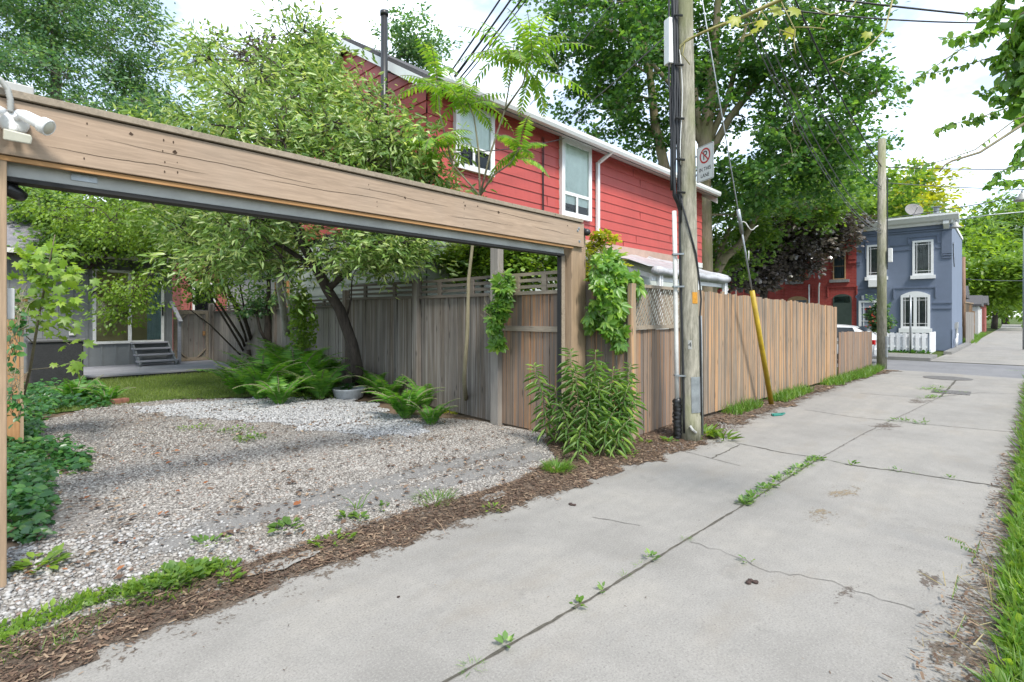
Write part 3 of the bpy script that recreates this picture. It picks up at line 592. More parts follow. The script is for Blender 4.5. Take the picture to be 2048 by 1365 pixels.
def gab(z):
    if z <= ZE: return (-ry1, -ry0)
    k = (z-ZE)/(ZR-ZE); return (-(ry1+(ridge-ry1)*k), -(ry0+(ridge-ry0)*k))
siding(mb, wg, ZB, ZR, .222, gab); siding(mb, we, ZB, ZE, .222, lambda z: (ry0, ry1))
mb.build('siding', W['red'], rh)
rs = random.Random(33); mb = MB()
for k in range(11):
    for q in range(1):
        a = rs.uniform(rx0+.3, rx1-.3); wf.box(mb, a-.0012, a+.0012, ZB+k*.222+.004, ZB+k*.222+.20, .006, .026)
mb.build('butt_joint', W['redtrim'], rh)['kind'] = 'stuff'
mb = MB(); siding(mb, wf, .0, ZB-.16, .2, lambda z: (rx0, rx1)); siding(mb, wg, .0, ZB-.16, .2, lambda z: (-ry1, -ry0)); mb.build('lower_siding', W['palegreen'], rh)
mb = MB(); wf.box(mb, rx0, rx1, ZB-.16, ZB-.004, 0, .035); mb.build('trim_board', W['offwhite'], rh)
ro = MB(); oy, th = .42, .07
k = (ZR-ZE)/(ridge-ry0)
for sgn in (1, -1):
    e = ry0-oy if sgn > 0 else ry1+oy; ez = ZE-k*oy+.10
    ro.prism([(e, ez), (ridge, ZR+.10), (ridge, ZR+.10+th), (e, ez+th)], (rx0-.12, 0, 0), (0, 1, 0), (0, 0, 1), (1, 0, 0), 0, rx1-rx0+.37)
rf = ro.build('roof', W['roof'], rh)
for xx in (rx0-.12-.025, rx1+.25):
    for sgn in (1, -1):
        mb = MB(); e = ry0-oy if sgn > 0 else ry1+oy; ez = ZE-k*oy+.10
        mb.prism([(e, ez-.19), (ridge, ZR-.09), (ridge, ZR+.09), (e, ez-.01)], (xx, 0, 0), (0, 1, 0), (0, 0, 1), (1, 0, 0), 0, .024)
        mb.build('fascia', W['white'], rf)
mb = MB(); mb.prism([(ry0, 5.57), (ry0-.40, 5.44), (ry0-.40, 5.46), (ry0, 5.60)], (rx0-.2, 0, 0), (0, 1, 0), (0, 0, 1), (1, 0, 0), 0, rx1-rx0+.4); mb.build('soffit', W['offwhite'], rf)
mb = MB(); gy = ry0-.42; mb.prism([(gy, 5.43), (gy-.10, 5.44), (gy-.13, 5.50), (gy-.13, 5.57), (gy-.115, 5.57), (gy-.1, 5.5), (gy-.01, 5.46), (gy, 5.57)], (rx0-.25, 0, 0), (0, 1, 0), (0, 0, 1), (1, 0, 0), 0, rx1-rx0+.5); mb.build('gutter', W['white'], rh)
dx = 10.72; mb = MB()
mb.bar((dx, gy-.06, 5.45), (dx, ry0-.10, 5.27), .08, .06, (0, 1, 0)); mb.box(dx-.045, dx+.045, ry0-.10, ry0-.035, 2.6, 5.27); mb.build('downspout', W['white'], rh)
window(rh, wf, 6.18, 7.16, 4.23, 5.44, .10, bars=((4.66, .06),), vbars=((6.62, 4.33, 4.66, .05),), dep=.1, curtain=4.67)
window(rh, wf, 9.27, 10.42, 3.80, 5.55, .11, bars=((4.32, .07),), vbars=((9.84, 3.9, 4.32, .06),), dep=.1, curtain=4.1)
window(rh, wf, 6.9, 7.8, 1.2, 2.75, .06, W['greymetal'], curtain=False)
mb = MB(); mb.tube([(8.72, ry0-.03, 5.4), (8.70, ry0-.035, 4.4), (8.72, ry0-.03, 3.1)], .01, 6); mb.tube([(8.66, ry0-.03, 5.4), (8.67, ry0-.035, 4.4), (8.66, ry0-.03, 3.1)], .008, 6); mb.build('wall_cable', W['black'], rh)
fp = MB(); fp.tube([(5.33, 8.2, 3.2), (5.33, 8.2, 6.98)], .062, 14); fp.tube([(5.33, 8.2, 6.98), (5.33, 8.2, 7.06)], .075, 14); fp.tube([(5.33, 8.2, 4.6), (5.55, 8.2, 4.6)], .03, 8); fp.tube([(5.33, 8.2, 6.0), (5.56, 8.2, 6.0)], .02, 8); fp.build('flue_pipe', W['black'], rh, True)
# tarp covered awning on the red house
W['tarp'] = M_plain('plastic_tarp', (.58, .58, .60), .3, var=.18, scale=7, bump=.5); W['peach'] = M_plain('peach_board', (.55, .38, .31), .7, var=.12)
aw = thing('awning', 'patio awning wrapped in pale plastic tarp against the red house', 'awning', (11.3, 6.2, 0))
mb = MB(); nx, ny = 30, 14; vs = []; rs = random.Random(6)
for i in range(nx+1):
    for j in range(ny+1):
        x = 9.5+3.67*i/nx; s = j/ny; y = 5.06+2.2*s; vs.append((x, y, 2.52+.66*s+.02*sin(x*7+y*3)+rs.gauss(0, .008)-(.03*abs(sin(x*2.6)) if 0 < j < ny else 0)))
mb.add(vs, [(i*(ny+1)+j, (i+1)*(ny+1)+j, (i+1)*(ny+1)+j+1, i*(ny+1)+j+1) for i in range(nx) for j in range(ny)])
P = [(9.45+3.75*i/16, 5.04+.01*sin(i*2), 2.44+.012*sin(i*1.7)) for i in range(17)]; mb.tube(P, [.085+.015*sin(i*2.3) for i in range(17)], 12)
P = [(13.17, 5.06+2.2*i/10, 2.47+.66*i/10) for i in range(11)]; mb.tube(P, [.08+.012*sin(i*2) for i in range(11)], 10)
mb.build('tarp', W['tarp'], aw, True)
mb = MB(); mb.box(9.48, 14.9, 7.2, 7.262, 3.14, 3.34); mb.build('ledger', W['peach'], aw)
for x in (9.7, 11.4, 13.05):
    mb = MB(); mb.box(x-.035, x+.035, 5.05, 5.12, 0, 2.38); mb.box(x+.07, x+.11, 5.05, 5.12, 0, 2.38); mb.build('post', W['white'], aw)
mb = MB(); mb.box(9.5, 13.1, 5.13, 5.19, 2.25, 2.34)
for i in range(5): mb.bar((9.7+i*.84, 5.15, 2.33), (9.7+i*.84, 7.19, 2.97), .05, .09)
mb.build('rafter', W['white'], aw)
# grey house at the end of the yard
W['greyboard'] = M_plain('charcoal_board_siding', (.20, .215, .22), .6, var=.1); W['deckgrey'] = M_wood('grey_deck_boards', [(.34, .34, .37), (.29, .29, .32)], 'x', knots=False, stain=.2)
gh = thing('grey_house', 'charcoal board and batten house at the end of the yard', 'house', (1.8, 19, 0))
wy = 17.5; wq = Wall((0, wy, 0), (1, 0, 0), (0, -1, 0))
mb = MB(); mb.box(-4, 4.3, wy, 24, .0, 3.15)
for i in range(28): mb.box(-3.95+i*.3, -3.905+i*.3, wy-.02, wy, .14, 3.1)
mb.build('wall', W['greyboard'], gh)
mb = MB(); mb.prism([(wy-.4, 3.05), (20.8, 5.0), (24.4, 3.05), (24.4, 3.2), (20.8, 5.15), (wy-.4, 3.2)], (-4.2, 0, 0), (0, 1, 0), (0, 0, 1), (1, 0, 0), 0, 8.7); rf = mb.build('roof', W['greyroof'], gh)
mb = MB(); mb.box(-4.2, 4.5, wy-.5, wy-.402, 3.04, 3.15); mb.build('gutter', W['offwhite'], rf)
t = NT('room_interior'); g = t.new('ShaderNodeTexCoord'); t.col(t.ramp(t.noise(t.coord((1, 1, .4)), 1.2, 2), [(.35, (.25, .18, .10)), (.6, (.62, .44, .24)), (.75, (.3, .3, .14))])); W['room'] = t.set(.8)
mb = MB(); x0, x1, z0, z1 = 2.48, 4.08, .80, 2.78
wq.box(mb, x0, x0+.07, z0, z1, 0, .07); wq.box(mb, x1-.07, x1, z0, z1, 0, .07); wq.box(mb, x0+.07, x1-.07, z1-.07, z1, 0, .07); wq.box(mb, x0+.07, x1-.07, z0, z0+.07, 0, .07); wq.box(mb, 3.24, 3.32, z0+.07, z1-.07, 0, .065)
dr = mb.build('sliding_door', W['offwhite'], gh)
mb = MB(); wq.box(mb, x0+.07, x1-.07, z0+.07, z1-.07, .022, .025); mb.build('backing', W['room'], dr)
mb = MB(); n = 24; vs = []
for i in range(n+1): a = 3.68+.33*i/n; d = .033+.006*sin(i*1.4); vs += [wq.P(a, z0+.08, d), wq.P(a, z1-.08, d)]
mb.add(vs, [(2*i, 2*i+2, 2*i+3, 2*i+1) for i in range(n)]); mb.build('curtain', M_plain('blue_white_curtain', (.5, .58, .64), .9), dr, True)
mb = MB(); wq.box(mb, x0+.07, x1-.07, z0+.07, z1-.07, .048, .052); mb.build('pane', W['glass'], dr)
mb = MB(); wq.box(mb, x1-.06, x1-.02, 1.55, 1.85, .07, .10); mb.build('handle', W['black'], dr)
mb = MB(); wq.box(mb, 2.0, 2.12, 1.05, 1.22, .02, .07); mb.build('outlet_box', W['offwhite'], gh)
st = thing('steps', 'open grey wooden steps with a handrail below the sliding door', 'steps', (3.75, 16.9, .2))
for i in range(4):
    mb = MB(); yy = 16.55+i*.24; zz = .36+i*.155; mb.box(3.28, 4.22-.03*i, yy, yy+.27, zz-.04, zz); mb.build('tread', W['deckgrey'], st, bevel=.004)
for x in (3.33, 4.16): mb = MB(); mb.bar((x, 16.52, .22), (x, 17.47, .78), .04, .14); mb.build('stringer', W['greyboard'], st)
mb = MB(); mb.box(4.22, 4.29, 16.6, 16.67, .2, 1.42); mb.bar((4.255, 16.5, 1.38), (4.255, 17.44, 1.95), .09, .05); mb.build('handrail', W['deckgrey'], st)
dk = thing('deck', 'low grey wooden deck in front of the sliding door', 'deck', (3.2, 16, .1))
mb = MB()
for i in range(18): mb.box(1.35, 5.3, 14.62+i*.16, 14.615+i*.16+.15, .185, .215)
mb.build('deck_board', W['deckgrey'], dk)
for ya in (14.64, 17.3): mb = MB(); mb.box(1.45, 5.2, ya, ya+.06, 0, .183); mb.build('joist', W['dark'], dk)
mb = MB(); mb.box(1.9, 4.6, 14.25, 14.5, .03, .13); tag(mb.build('deck_step', W['deckgrey'], bevel=.005), 'low grey plank step at the front of the deck', 'step')
W['wicker'] = NT('black_wicker')
t = W['wicker']; w1 = t.new('ShaderNodeTexBrick', Scale=22.0); w1.inputs['Color1'].default_value = (.014, .014, .015, 1); w1.inputs['Color2'].default_value = (.03, .03, .032, 1); w1.inputs['Mortar'].default_value = (.004, .004, .004, 1)
cx = t.new('ShaderNodeSeparateXYZ'); t.l(t.new('ShaderNodeTexCoord').outputs['Object'], cx.inputs[0]); ad = t.new('ShaderNodeMath', operation='ADD'); t.l(cx.outputs[0], ad.inputs[0]); t.l(cx.outputs[1], ad.inputs[1]); cb = t.new('ShaderNodeCombineXYZ'); t.l(ad.outputs[0], cb.inputs[0]); t.l(cx.outputs[2], cb.inputs[1]); t.l(cb.outputs[0], w1.inputs['Vector'])
t.l(w1.outputs[0], t.p.inputs['Base Color']); t.bump(w1.outputs[1], -.5, .01); W['wicker'] = t.set(.45)
sb = thing('storage_box', 'black wicker storage box with grey lid standing by the lawn', 'storage box', (1.15, 14.2, .1))
mb = MB(); mb.box(1.0, 1.8, 13.7, 14.4, .12, 1.02); mb.build('body', W['wicker'], sb, bevel=.02)
mb = MB(); mb.box(.96, 1.84, 13.66, 14.44, 1.022, 1.09); mb.build('lid', M_plain('lid_plastic', (.10, .10, .105), .4), sb, bevel=.02)
# background houses behind the garden fence
W['pinkbrick'] = M_brick('pink_red_brick', (.36, .10, .085), (.42, .13, .11), (.32, .2, .18)); W['stucco'] = M_plain('white_stucco', (.62, .60, .58), .8, var=.08)
bh = thing('brick_house', 'pinkish red brick house partly visible beyond the garden gate', 'house', (9, 29, 0))
mb = MB(); mb.box(6.6, 13, 25.5, 34, 0, 5.6); mb.build('wall', W['pinkbrick'], bh); wb_ = Wall((0, 25.5, 0), (1, 0, 0), (0, -1, 0))
window(bh, wb_, 7.0, 7.9, 1.3, 3.0, .08, W['offwhite'], curtain=False)
mb = MB(); mb.prism([(25.2, 5.6), (29.7, 7.6), (34.3, 5.6)], (6.3, 0, 0), (0, 1, 0), (0, 0, 1), (1, 0, 0), 0, 7); mb.build('roof', W['roof'], bh)
ws = thing('white_house', 'low white stucco outbuilding behind the garden fence and shrubs', 'house', (8.5, 17, 0))
mb = MB(); mb.box(6.9, 11, 14.2, 21, 0, 3.3); mb.build('wall', W['stucco'], ws); wb_ = Wall((0, 14.2, 0), (1, 0, 0), (0, -1, 0))
window(ws, Wall((6.9, 0, 0), (0, -1, 0), (-1, 0, 0)), -16.6, -15.7, 1.6, 2.6, .07, W['orange'], curtain=False)
mb = MB(); mb.prism([(14.0, 3.3), (17.5, 4.3), (21.2, 3.3)], (6.7, 0, 0), (0, 1, 0), (0, 0, 1), (1, 0, 0), 0, 4.5); mb.build('roof', W['greyroof'], ws)
# ------------------------------------------------------------------ row houses across the street
W['blue'] = M_plain('slate_blue_stucco', (.195, .24, .335), .75, var=.07, scale=1.5, bump=.05); W['bluedark'] = M_plain('slate_blue_trim', (.165, .205, .29), .75, var=.06)
W['brick'] = M_brick('painted_red_brick', (.38, .06, .055), (.45, .085, .07), (.38, .17, .14), 4.4)
W['stone'] = M_plain('grey_stone_sill', (.27, .26, .26), .85, var=.2, scale=15)
HX = 30.0; wh = Wall((HX, 0, 0), (0, -1, 0), (-1, 0, 0)); y0, y1 = 1.75, 5.3
A = lambda y: -y                                     # along the wall (+ to the right in view)
bl = thing('blue_house', 'slate blue stucco row house at the corner with white cornice', 'house', (33, 3.5, 0))
mb = MB(); mb.box(HX, 37.2, y0, y1, 0, 5.62); mb.build('wall', W['blue'], bl)
mb = MB()                                            # raised bands and corner pilaster
def band(ya, yb, z, h, d=.06): wh.box(mb, A(ya), A(yb), z-h/2, z+h/2, 0, d*.6)
for z in (5.46, 5.36): band(y1, y0, z, .05, .09)
for z in (4.82, 4.58):
    band(5.3, 4.95, z, .05); band(4.02, 3.22, z, .05); band(2.3, y0, z, .05)
band(4.95, 4.0, 5.1, .05); wh.box(mb, A(4.95), A(4.90), 4.3, 5.075, 0, .06); wh.box(mb, A(4.05), A(4.0), 4.6, 5.075, 0, .06)
band(3.3, 2.22, 5.14, .06); wh.box(mb, A(3.3), A(3.25), 4.85, 5.11, 0, .06); wh.box(mb, A(2.27), A(2.22), 4.85, 5.11, 0, .06)
wh.box(mb, A(2.1), A(y0), 4.3, 5.3, 0, .05); band(2.1, y0, 4.24, .05, .09); band(2.08, y0, 4.12, .05, .07)
band(5.3, 5.14, 4.15, .06, .07); band(5.3, 5.14, 4.02, .05, .07)
band(3.85, 2.28, 2.83, .05); wh.box(mb, A(3.85), A(3.80), 2.35, 2.80, 0, .06); wh.box(mb, A(2.33), A(2.28), 2.35, 2.80, 0, .06)
for z in (2.12, 1.88): band(2.42, y0, z, .05); band(5.3, 5.2, z, .05)
band(5.3, 4.3, 2.86, .05)
for q in range(0, len(mb.v), 8):                      # every band a part of its own
    m1 = MB(); m1.add(mb.v[q:q+8], [tuple(i-q for i in f) for f in mb.f[q//8*6:q//8*6+6]]); m1.build('moulding', W['bluedark'], bl)
mb = MB()
for i in range(12):
    a, b = pi*i/12, pi*(i+1)/12; mb.bar(wh.P(A(4.8)-.52*cos(a), 2.42+.28*sin(a), .03), wh.P(A(4.8)-.52*cos(b), 2.42+.28*sin(b), .03), .06, .06, (-1, 0, 0))
mb.build('door_arch', W['bluedark'], bl)
mb = MB(); pr = [(0, 0), (-.10, 0), (-.14, .10), (-.30, .16), (-.42, .30), (-.46, .34), (-.46, .42), (0, .42)]
mb.prism(pr, (HX, y1+.0, 5.6), (1, 0, 0), (0, 0, 1), (0, -1, 0), 0, y1-y0+.25); mb.box(HX-.3, 37.3, y0-.04, y0, 5.62, 5.75)
mb.prism([(.0, -.14), (-.34, .08), (-.34, .2), (0, .2)], (HX-.02, y0+.28, 5.5), (1, 0, 0), (0, 0, 1), (0, -1, 0), 0, .2); cn = mb.build('cornice', W['white'], bl)
mb = MB(); mb.box(HX+.02, 37.2, y0+.02, y1, 5.625, 5.9); mb.build('roof', W['roof'], bl)
wn_ = W['white']
def row_window(root, ya, yb, z0, z1, frame, sill=.16, arch=0, vb=True, pane=None, cm=None):
    a0, a1 = A(ya), A(yb); vbs = []
    if vb:
        vbs = [(a0+.16, z0+.1, z1-.1, .02), (a1-.16, z0+.1, z1-.1, .02)]
    return window(root, wh, a0, a1, z0, z1, .09, frame, sill=sill, bars=((z1-.19, .02), (z0+.2, .02)) if vb else (((z0+z1)/2, .05),), vbars=vbs, curtain=True, dep=.07, cm=cm or W['netcurtain'], arch=arch)
W['netcurtain'] = M_plain('grey_net_curtain', (.16, .17, .165), .9, var=.35, scale=3)
row_window(bl, 3.13, 2.38, 3.38, 4.96, wn_); row_window(bl, 4.88, 4.12, 3.40, 4.92, wn_)
f = window(bl, wh, A(3.56), A(2.50), .98, 2.48, .09, wn_, sill=.2, bars=((2.26, .02), (1.2, .02)), vbars=((A(3.03), 1.07, 2.39, .12), (A(3.40), 1.07, 2.39, .02), (A(3.17), 1.07, 2.39, .02), (A(2.89), 1.07, 2.39, .02), (A(2.65), 1.07, 2.39, .02)), dep=.08, cm=W['netcurtain'], arch=.18)
mb = MB(); wh.box(mb, A(5.14), A(4.46), .28, 2.2, 0, .05); d_ = mb.build('door', M_plain('grey_blue_door', (.30, .34, .42), .5), bl)
mb = MB(); wh.box(mb, A(5.2), A(5.10), .28, 2.28, .0, .09); wh.box(mb, A(4.48), A(4.38), .28, 2.28, 0, .09); wh.box(mb, A(5.1), A(4.48), 2.18, 2.28, 0, .09)
for yy in (5.0, 4.58): wh.box(mb, A(yy)-.012, A(yy)+.012, .28, 2.18, .06, .085)
for zz in (1.96, .8, 1.3): wh.box(mb, A(5.1), A(4.48), zz-.012, zz+.012, .06, .084)
mb.build('storm_door', wn_, d_)
mb = MB(); wh.box(mb, A(4.93), A(4.65), 1.3, 1.95, .051, .056); mb.build('pane', W['dark'], d_); mb = MB(); wh.box(mb, A(4.9), A(4.68), 1.02, 1.08, .051, .06); mb.build('mail_slot', W['stone'], d_)
mb = MB(); wh.box(mb, A(4.78), A(4.1), 2.9, 3.26, .0, .35); mb.build('window_box', wn_, bl, bevel=.02)
mb = MB(); wh.box(mb, A(5.08), A(5.0), 2.33, 2.52, .0, .10); mb.build('porch_light', W['offwhite'], bl)
mb = MB(); mb.box(31.6, 31.75, y0-.1, y0, .95, 1.2); mb.box(32.2, 32.4, y0-.1, y0, 1.0, 1.25); mb.tube([(31.7, y0-.06, .95), (31.7, y0-.06, 0)], .03, 8); mb.tube([(32.3, y0-.06, 1.0), (32.3, y0-.06, .6), (31.9, y0-.08, .55), (31.9, y0-.06, 0)], .03, 8); mb.build('meter_box', W['greymetal'], bl)
mb = MB(); mb.tube([(30.6, y0-.1, .2), (30.6, y0-.12, .5), (30.9, y0-.12, .55), (30.9, y0-.12, .25)], .045, 8); mb.tube([(31.1, y0-.1, .2), (31.1, y0-.12, .7), (31.3, y0-.12, .72)], .04, 8); mb.build('gas_pipe', wn_, bl, True)
mb = MB(); mb.tube([(HX+.5, y0-.03, 4.8), (HX+.1, y0-.04, 4.7), (HX+.12, y0-.04, 4.3), (HX+.7, y0-.04, 3.75)], .018, 6); mb.build('service_cable', W['black'], bl)
mb = MB(); mb.box(HX-.02, 37.2, y0-.012, y0, 0, .95); mb.build('base_band', W['bluedark'], bl)
dd = thing('satellite_dish', 'pale satellite dish on the roof of the blue house', 'satellite dish', (31, 3.0, 5.9))
d = Vector((-.75, -.4, .5)).normalized(); x = d.orthogonal().normalized(); mb = MB(); mb.lathe((31, 3.2, 6.5), [(.0001, 0), (.15, .012), (.3, .05), (.36, .075), (.365, .075), (.3, .04), (.15, .0), (.0001, -.012)], 24, 0, x, d.cross(x), d); mb.build('dish', W['stone'], dd, True)
mb = MB(); mb.tube([(31.05, 3.2, 5.85), (31.05, 3.2, 6.48)], .03, 8); mb.tube([(31, 3.2, 6.3), (30.6, 3.0, 6.6)], .015, 6); mb.build('mast', W['steel'], dd)
ch = thing('chimney', 'short dark chimney stack on the roof of the blue house', 'chimney', (31.5, 2.35, 5.9))
mb = MB(); mb.box(31.3, 31.8, 2.15, 2.65, 5.88, 6.25); mb.box(31.25, 31.85, 2.1, 2.7, 6.25, 6.32); mb.build('stack', W['greymetal'], ch); mb = MB(); mb.tube([(31.55, 2.4, 6.32), (31.55, 2.4, 6.62)], .11, 12); mb.box(31.38, 31.72, 2.23, 2.57, 6.62, 6.66); mb.build('flue_cap', W['steel'], ch)
# the brick row houses
for k, (ya, yb, lab) in enumerate(((5.3, 9.4, 'red brick row house joined to the blue house'), (9.4, 13.6, 'red brick row house second from the blue house, mostly behind the dark tree'), (13.6, 17.8, 'red brick row house furthest along the street behind the trees'))):
    b = thing('brick_row_house', lab, 'house', (33, (ya+yb)/2, 0)); mb = MB(); mb.box(HX, 37.2, ya+.002, yb, 0, 5.62)
    wh.box(mb, A(ya+.34), A(ya+.02), 4.3, 5.4, 0, .06); wh.box(mb, A(yb), A(ya), 5.3, 5.4, 0, .08); wh.box(mb, A(ya+.34), A(ya+.02), 4.1, 4.2, 0, .09)
    mb.build('wall', W['brick'], b)
    mb = MB(); mb.prism(pr, (HX, yb, 5.6), (1, 0, 0), (0, 0, 1), (0, -1, 0), 0, yb-ya-.003); mb.build('cornice', W['white'], b)
    mb = MB(); mb.box(HX+.02, 37.2, ya+.002, yb, 5.625, 5.85); mb.build('roof', W['roof'], b)
    tanf = W['tanframe'] = W.get('tanframe') or M_plain('tan_window_frame', (.42, .27, .13), .6)
    bc = W['bluecurtain'] = W.get('bluecurtain') or M_plain('blue_grey_blind', (.09, .13, .16), .7)
    for c in (ya+.72, ya+2.75):
        window(b, wh, A(c+.27), A(c-.27), 3.35, 4.86, .045, tanf, bars=((4.0, .02),), curtain=True, dep=.05, cm=bc)
        mb = MB(); wh.box(mb, A(c+.42), A(c-.42), 3.2, 3.345, 0, .12); mb.build('sill', W['stone'], b)
    for c, hw in ((ya+.6, .42), (ya+2.6, .5)):
        mb = MB(); wh.box(mb, A(c+hw+.22), A(c-hw-.22), 2.95, 3.0, 0, .05); wh.box(mb, A(c+hw+.22), A(c+hw+.17), 2.5, 2.95, 0, .05); wh.box(mb, A(c-hw-.17), A(c-hw-.22), 2.5, 2.95, 0, .05)
        mb.build('moulding', W['brick'], b)
    dg = W['doorgreen'] = W.get('doorgreen') or M_plain('dark_green_door', (.05, .075, .06), .5)
    c = ya+.6; mb = MB(); poly = [(A(c+.4), .3), (A(c-.4), .3)]+[(A(c)+.4*cos(i*pi/10), 2.4+.22*sin(i*pi/10)) for i in range(11)]
    mb.prism(poly, (HX, 0, 0), (0, -1, 0), (0, 0, 1), (-1, 0, 0), 0, .03); d_ = mb.build('door', dg, b); mb = MB(); wh.box(mb, A(c+.33), A(c-.33), 2.2, 2.5, .031, .04); mb.build('transom', W['glass'], d_)
    c = ya+2.6; mb = MB(); poly = [(A(c+.5), 1.0), (A(c-.5), 1.0)]+[(A(c)+.5*cos(i*pi/10), 2.3+.26*sin(i*pi/10)) for i in range(11)]
    mb.prism(poly, (HX, 0, 0), (0, -1, 0), (0, 0, 1), (-1, 0, 0), 0, .03); d_ = mb.build('window', tanf, b); mb = MB(); wh.box(mb, A(c+.42), A(c-.42), 1.1, 2.35, .031, .04); mb.build('pane', bc, d_)
    mb = MB(); mb.tube([(HX-.06, ya+2.05, 3.15), (HX-.06, ya+2.05, .1)], .035, 8); mb.tube([(HX-.16, ya+1.55, 3.2), (HX-.07, ya+1.6, 3.0), (HX-.07, ya+1.65, .1)], .035, 8); mb.build('downpipe', W['offwhite'], b, True)
# white picket fence before the blue house
wfn = thing('picket_fence', 'white vertical board fence along the sidewalk below the blue house', 'fence', (25.6, 3, 0))
mb = MB(); n = 16
for i in range(n): yy = 2.32+i*.2; mb.box(25.58, 25.6, yy-.06, yy+.06, .12, .88)
mb.build('picket', wn_, wfn); mb = MB(); mb.box(25.6, 25.63, 2.2, 5.4, .3, .38); mb.box(25.6, 25.63, 2.2, 5.4, .7, .78); mb.box(25.645, 25.66, 2.2, 5.4, .1, .85); mb.build('rail', wn_, wfn)
mb = MB(); mb.box(25.57, 27.6, 2.12, 2.16, .1, .9); mb.build('return_panel', wn_, wfn)
mb = MB(); mb.tube([(25.45, 2.72, .09), (25.45, 2.72, 2.35)], .035, 10); tag(mb.build('sign_post', W['steel'], None, True), 'thin grey metal post at the sidewalk before the white fence', 'post')
# parked white car
W['carpaint'] = M_plain('white_car_paint', (.76, .77, .78), .2, var=.02); W['carglass'] = M_plain('dark_car_glass', (.02, .025, .028), .06); W['tail'] = M_plain('red_tail_light', (.5, .012, .015), .15)
W['tyre'] = M_plain('tyre_rubber', (.02, .02, .02), .8)
cr = thing('parked_car', 'white hatchback car parked on the street behind the low fence', 'car', (20.5, 5.1, 0)); cr.scale = (1, 1, .86)
cx0, cx1 = 19.72, 21.42
def car_ring(y, zb, zt, inset, zw): return [(cx0+inset[0], zb), (cx0, zb+.15), (cx0+.02, zw), (cx0+inset[1], zt-.05), (cx0+inset[1]+.12, zt), (cx1-inset[1]-.12, zt), (cx1-inset[1], zt-.05), (cx1-.02, zw), (cx1, zb+.15), (cx1-inset[0], zb)]
st_ = [(3.02, .3, .9, (.12, .14), .75), (3.10, .24, 1.0, (.08, .12), .85), (3.35, .22, 1.28, (.06, .16), .93), (3.7, .2, 1.44, (.05, .2), .93), (4.6, .2, 1.5, (.05, .2), .93), (5.3, .2, 1.46, (.05, .2), .92), (5.75, .2, 1.28, (.05, .18), .92), (6.25, .2, .98, (.05, .1), .9), (6.9, .22, .86, (.07, .1), .78), (7.2, .3, .66, (.15, .16), .6)]
vs, fs = [], []
for y, *r in st_: vs += [(x, y, z) for x, z in car_ring(y, *r)]
for i in range(len(st_)-1):
    for k in range(10): fs.append((i*10+k, i*10+(k+1) % 10, (i+1)*10+(k+1) % 10, (i+1)*10+k))
fs += [tuple(range(10)), tuple(reversed(range((len(st_)-1)*10, len(st_)*10)))]
mb = MB(); mb.add(vs, fs); o = mb.build('body', W['carpaint'], cr, True); s_ = o.modifiers.new('sub', 'SUBSURF'); s_.levels = s_.render_levels = 2
for sx, x in ((-1, cx0), (1, cx1)):
    for ya, yb in ((3.5, 4.5), (4.58, 5.45)):
        mb = MB(); X0 = x-sx*.035+sx*.02; X1 = x-sx*.17+sx*.03
        mb.add([(X0, ya-.05, .97), (X0, yb+.15, .97), (X1, yb, 1.36), (X1, ya+.12, 1.36)], [(0, 1, 2, 3)]); mb.build('side_window', W['carglass'], cr)
mb = MB(); mb.add([(cx0+.22, 3.18, 1.08), (cx1-.22, 3.18, 1.08), (cx1-.3, 3.5, 1.4), (cx0+.3, 3.5, 1.4)], [(0, 1, 2, 3)]); mb.build('rear_window', W['carglass'], cr)
for x in (cx0+.03, cx1-.25): mb = MB(); mb.box(x, x+.22, 3.0, 3.2, .72, .92); mb.build('tail_light', W['tail'], cr, bevel=.03)
mb = MB(); mb.box(cx0+.05, cx1-.05, 2.95, 3.12, .32, .6); mb.build('bumper', W['carpaint'], cr, bevel=.04)
for x in (cx0+.02, cx1-.22):
    for y in (3.75, 6.35):
        mb = MB(); mb.lathe((x, y, .31), [(.31, 0), (.31, .2), (.2, .21), (.0001, .205)], 24, 0, (0, 1, 0), (0, 0, 1), (1, 0, 0)); q = mb.build('wheel', W['tyre'], cr); mb = MB(); mb.lathe((x-.012, y, .31), [(.2, 0), (.19, .012), (.0001, .006)], 20, 0, (0, 1, 0), (0, 0, 1), (1, 0, 0)); mb.build('rim', W['steel'], q)
# things along the far lane
lane_items = thing('grey_fence', 'plain grey board fence beside the far lane after the blue house', 'fence', (38, 1.7, 0))
mb = MB(); boards(mb, (37.3, 1.6), (41.5, 1.42), .05, .05, 1.75, 1.75, .15, .02, random.Random(3)); mb.build('board_panel', W['pale_wood'], lane_items)
mb = MB()
for i in range(8): x = 37.4+i*.58; mb.box(x-.03, x+.03, 1.62-.04*i/2, 1.66-.04*i/2, 1.75, 2.25)
mb.bar((37.3, 1.64, 2.28), (41.5, 1.46, 2.28), .05, .06); mb.build('slat_screen', W['cedar'], lane_items)
def garage(name, lab, x0, x1, ya, yb, z, wall, door, dy):
    g = thing(name, lab, 'garage', ((x0+x1)/2, (ya+yb)/2, 0)); mb = MB(); mb.box(x0, x1, ya, yb, 0, z); mb.build('wall', wall, g)
    mb = MB(); mb.box(x0-.15, x1+.15, ya-.2, yb+.15, z, z+.15); mb.prism([(x0-.15, z+.15), (x1+.15, z+.15), ((x0+x1)/2, z+.9)], (0, ya-.2, 0), (1, 0, 0), (0, 0, 1), (0, 1, 0), 0, yb-ya+.3); mb.build('roof', W['roof'], g)
    mb = MB()
    for i in range(6): mb.box(x0-.03, x0, ya+.2+i*.35, ya+.53+i*.35, .05, z-.4)
    mb.build('door', door, g); return g
garage('garage', 'small garage with orange cedar boards beside the far lane', 54, 59, 1.6, 5.2, 2.3, W['stucco'], W['panelwood'], 0)
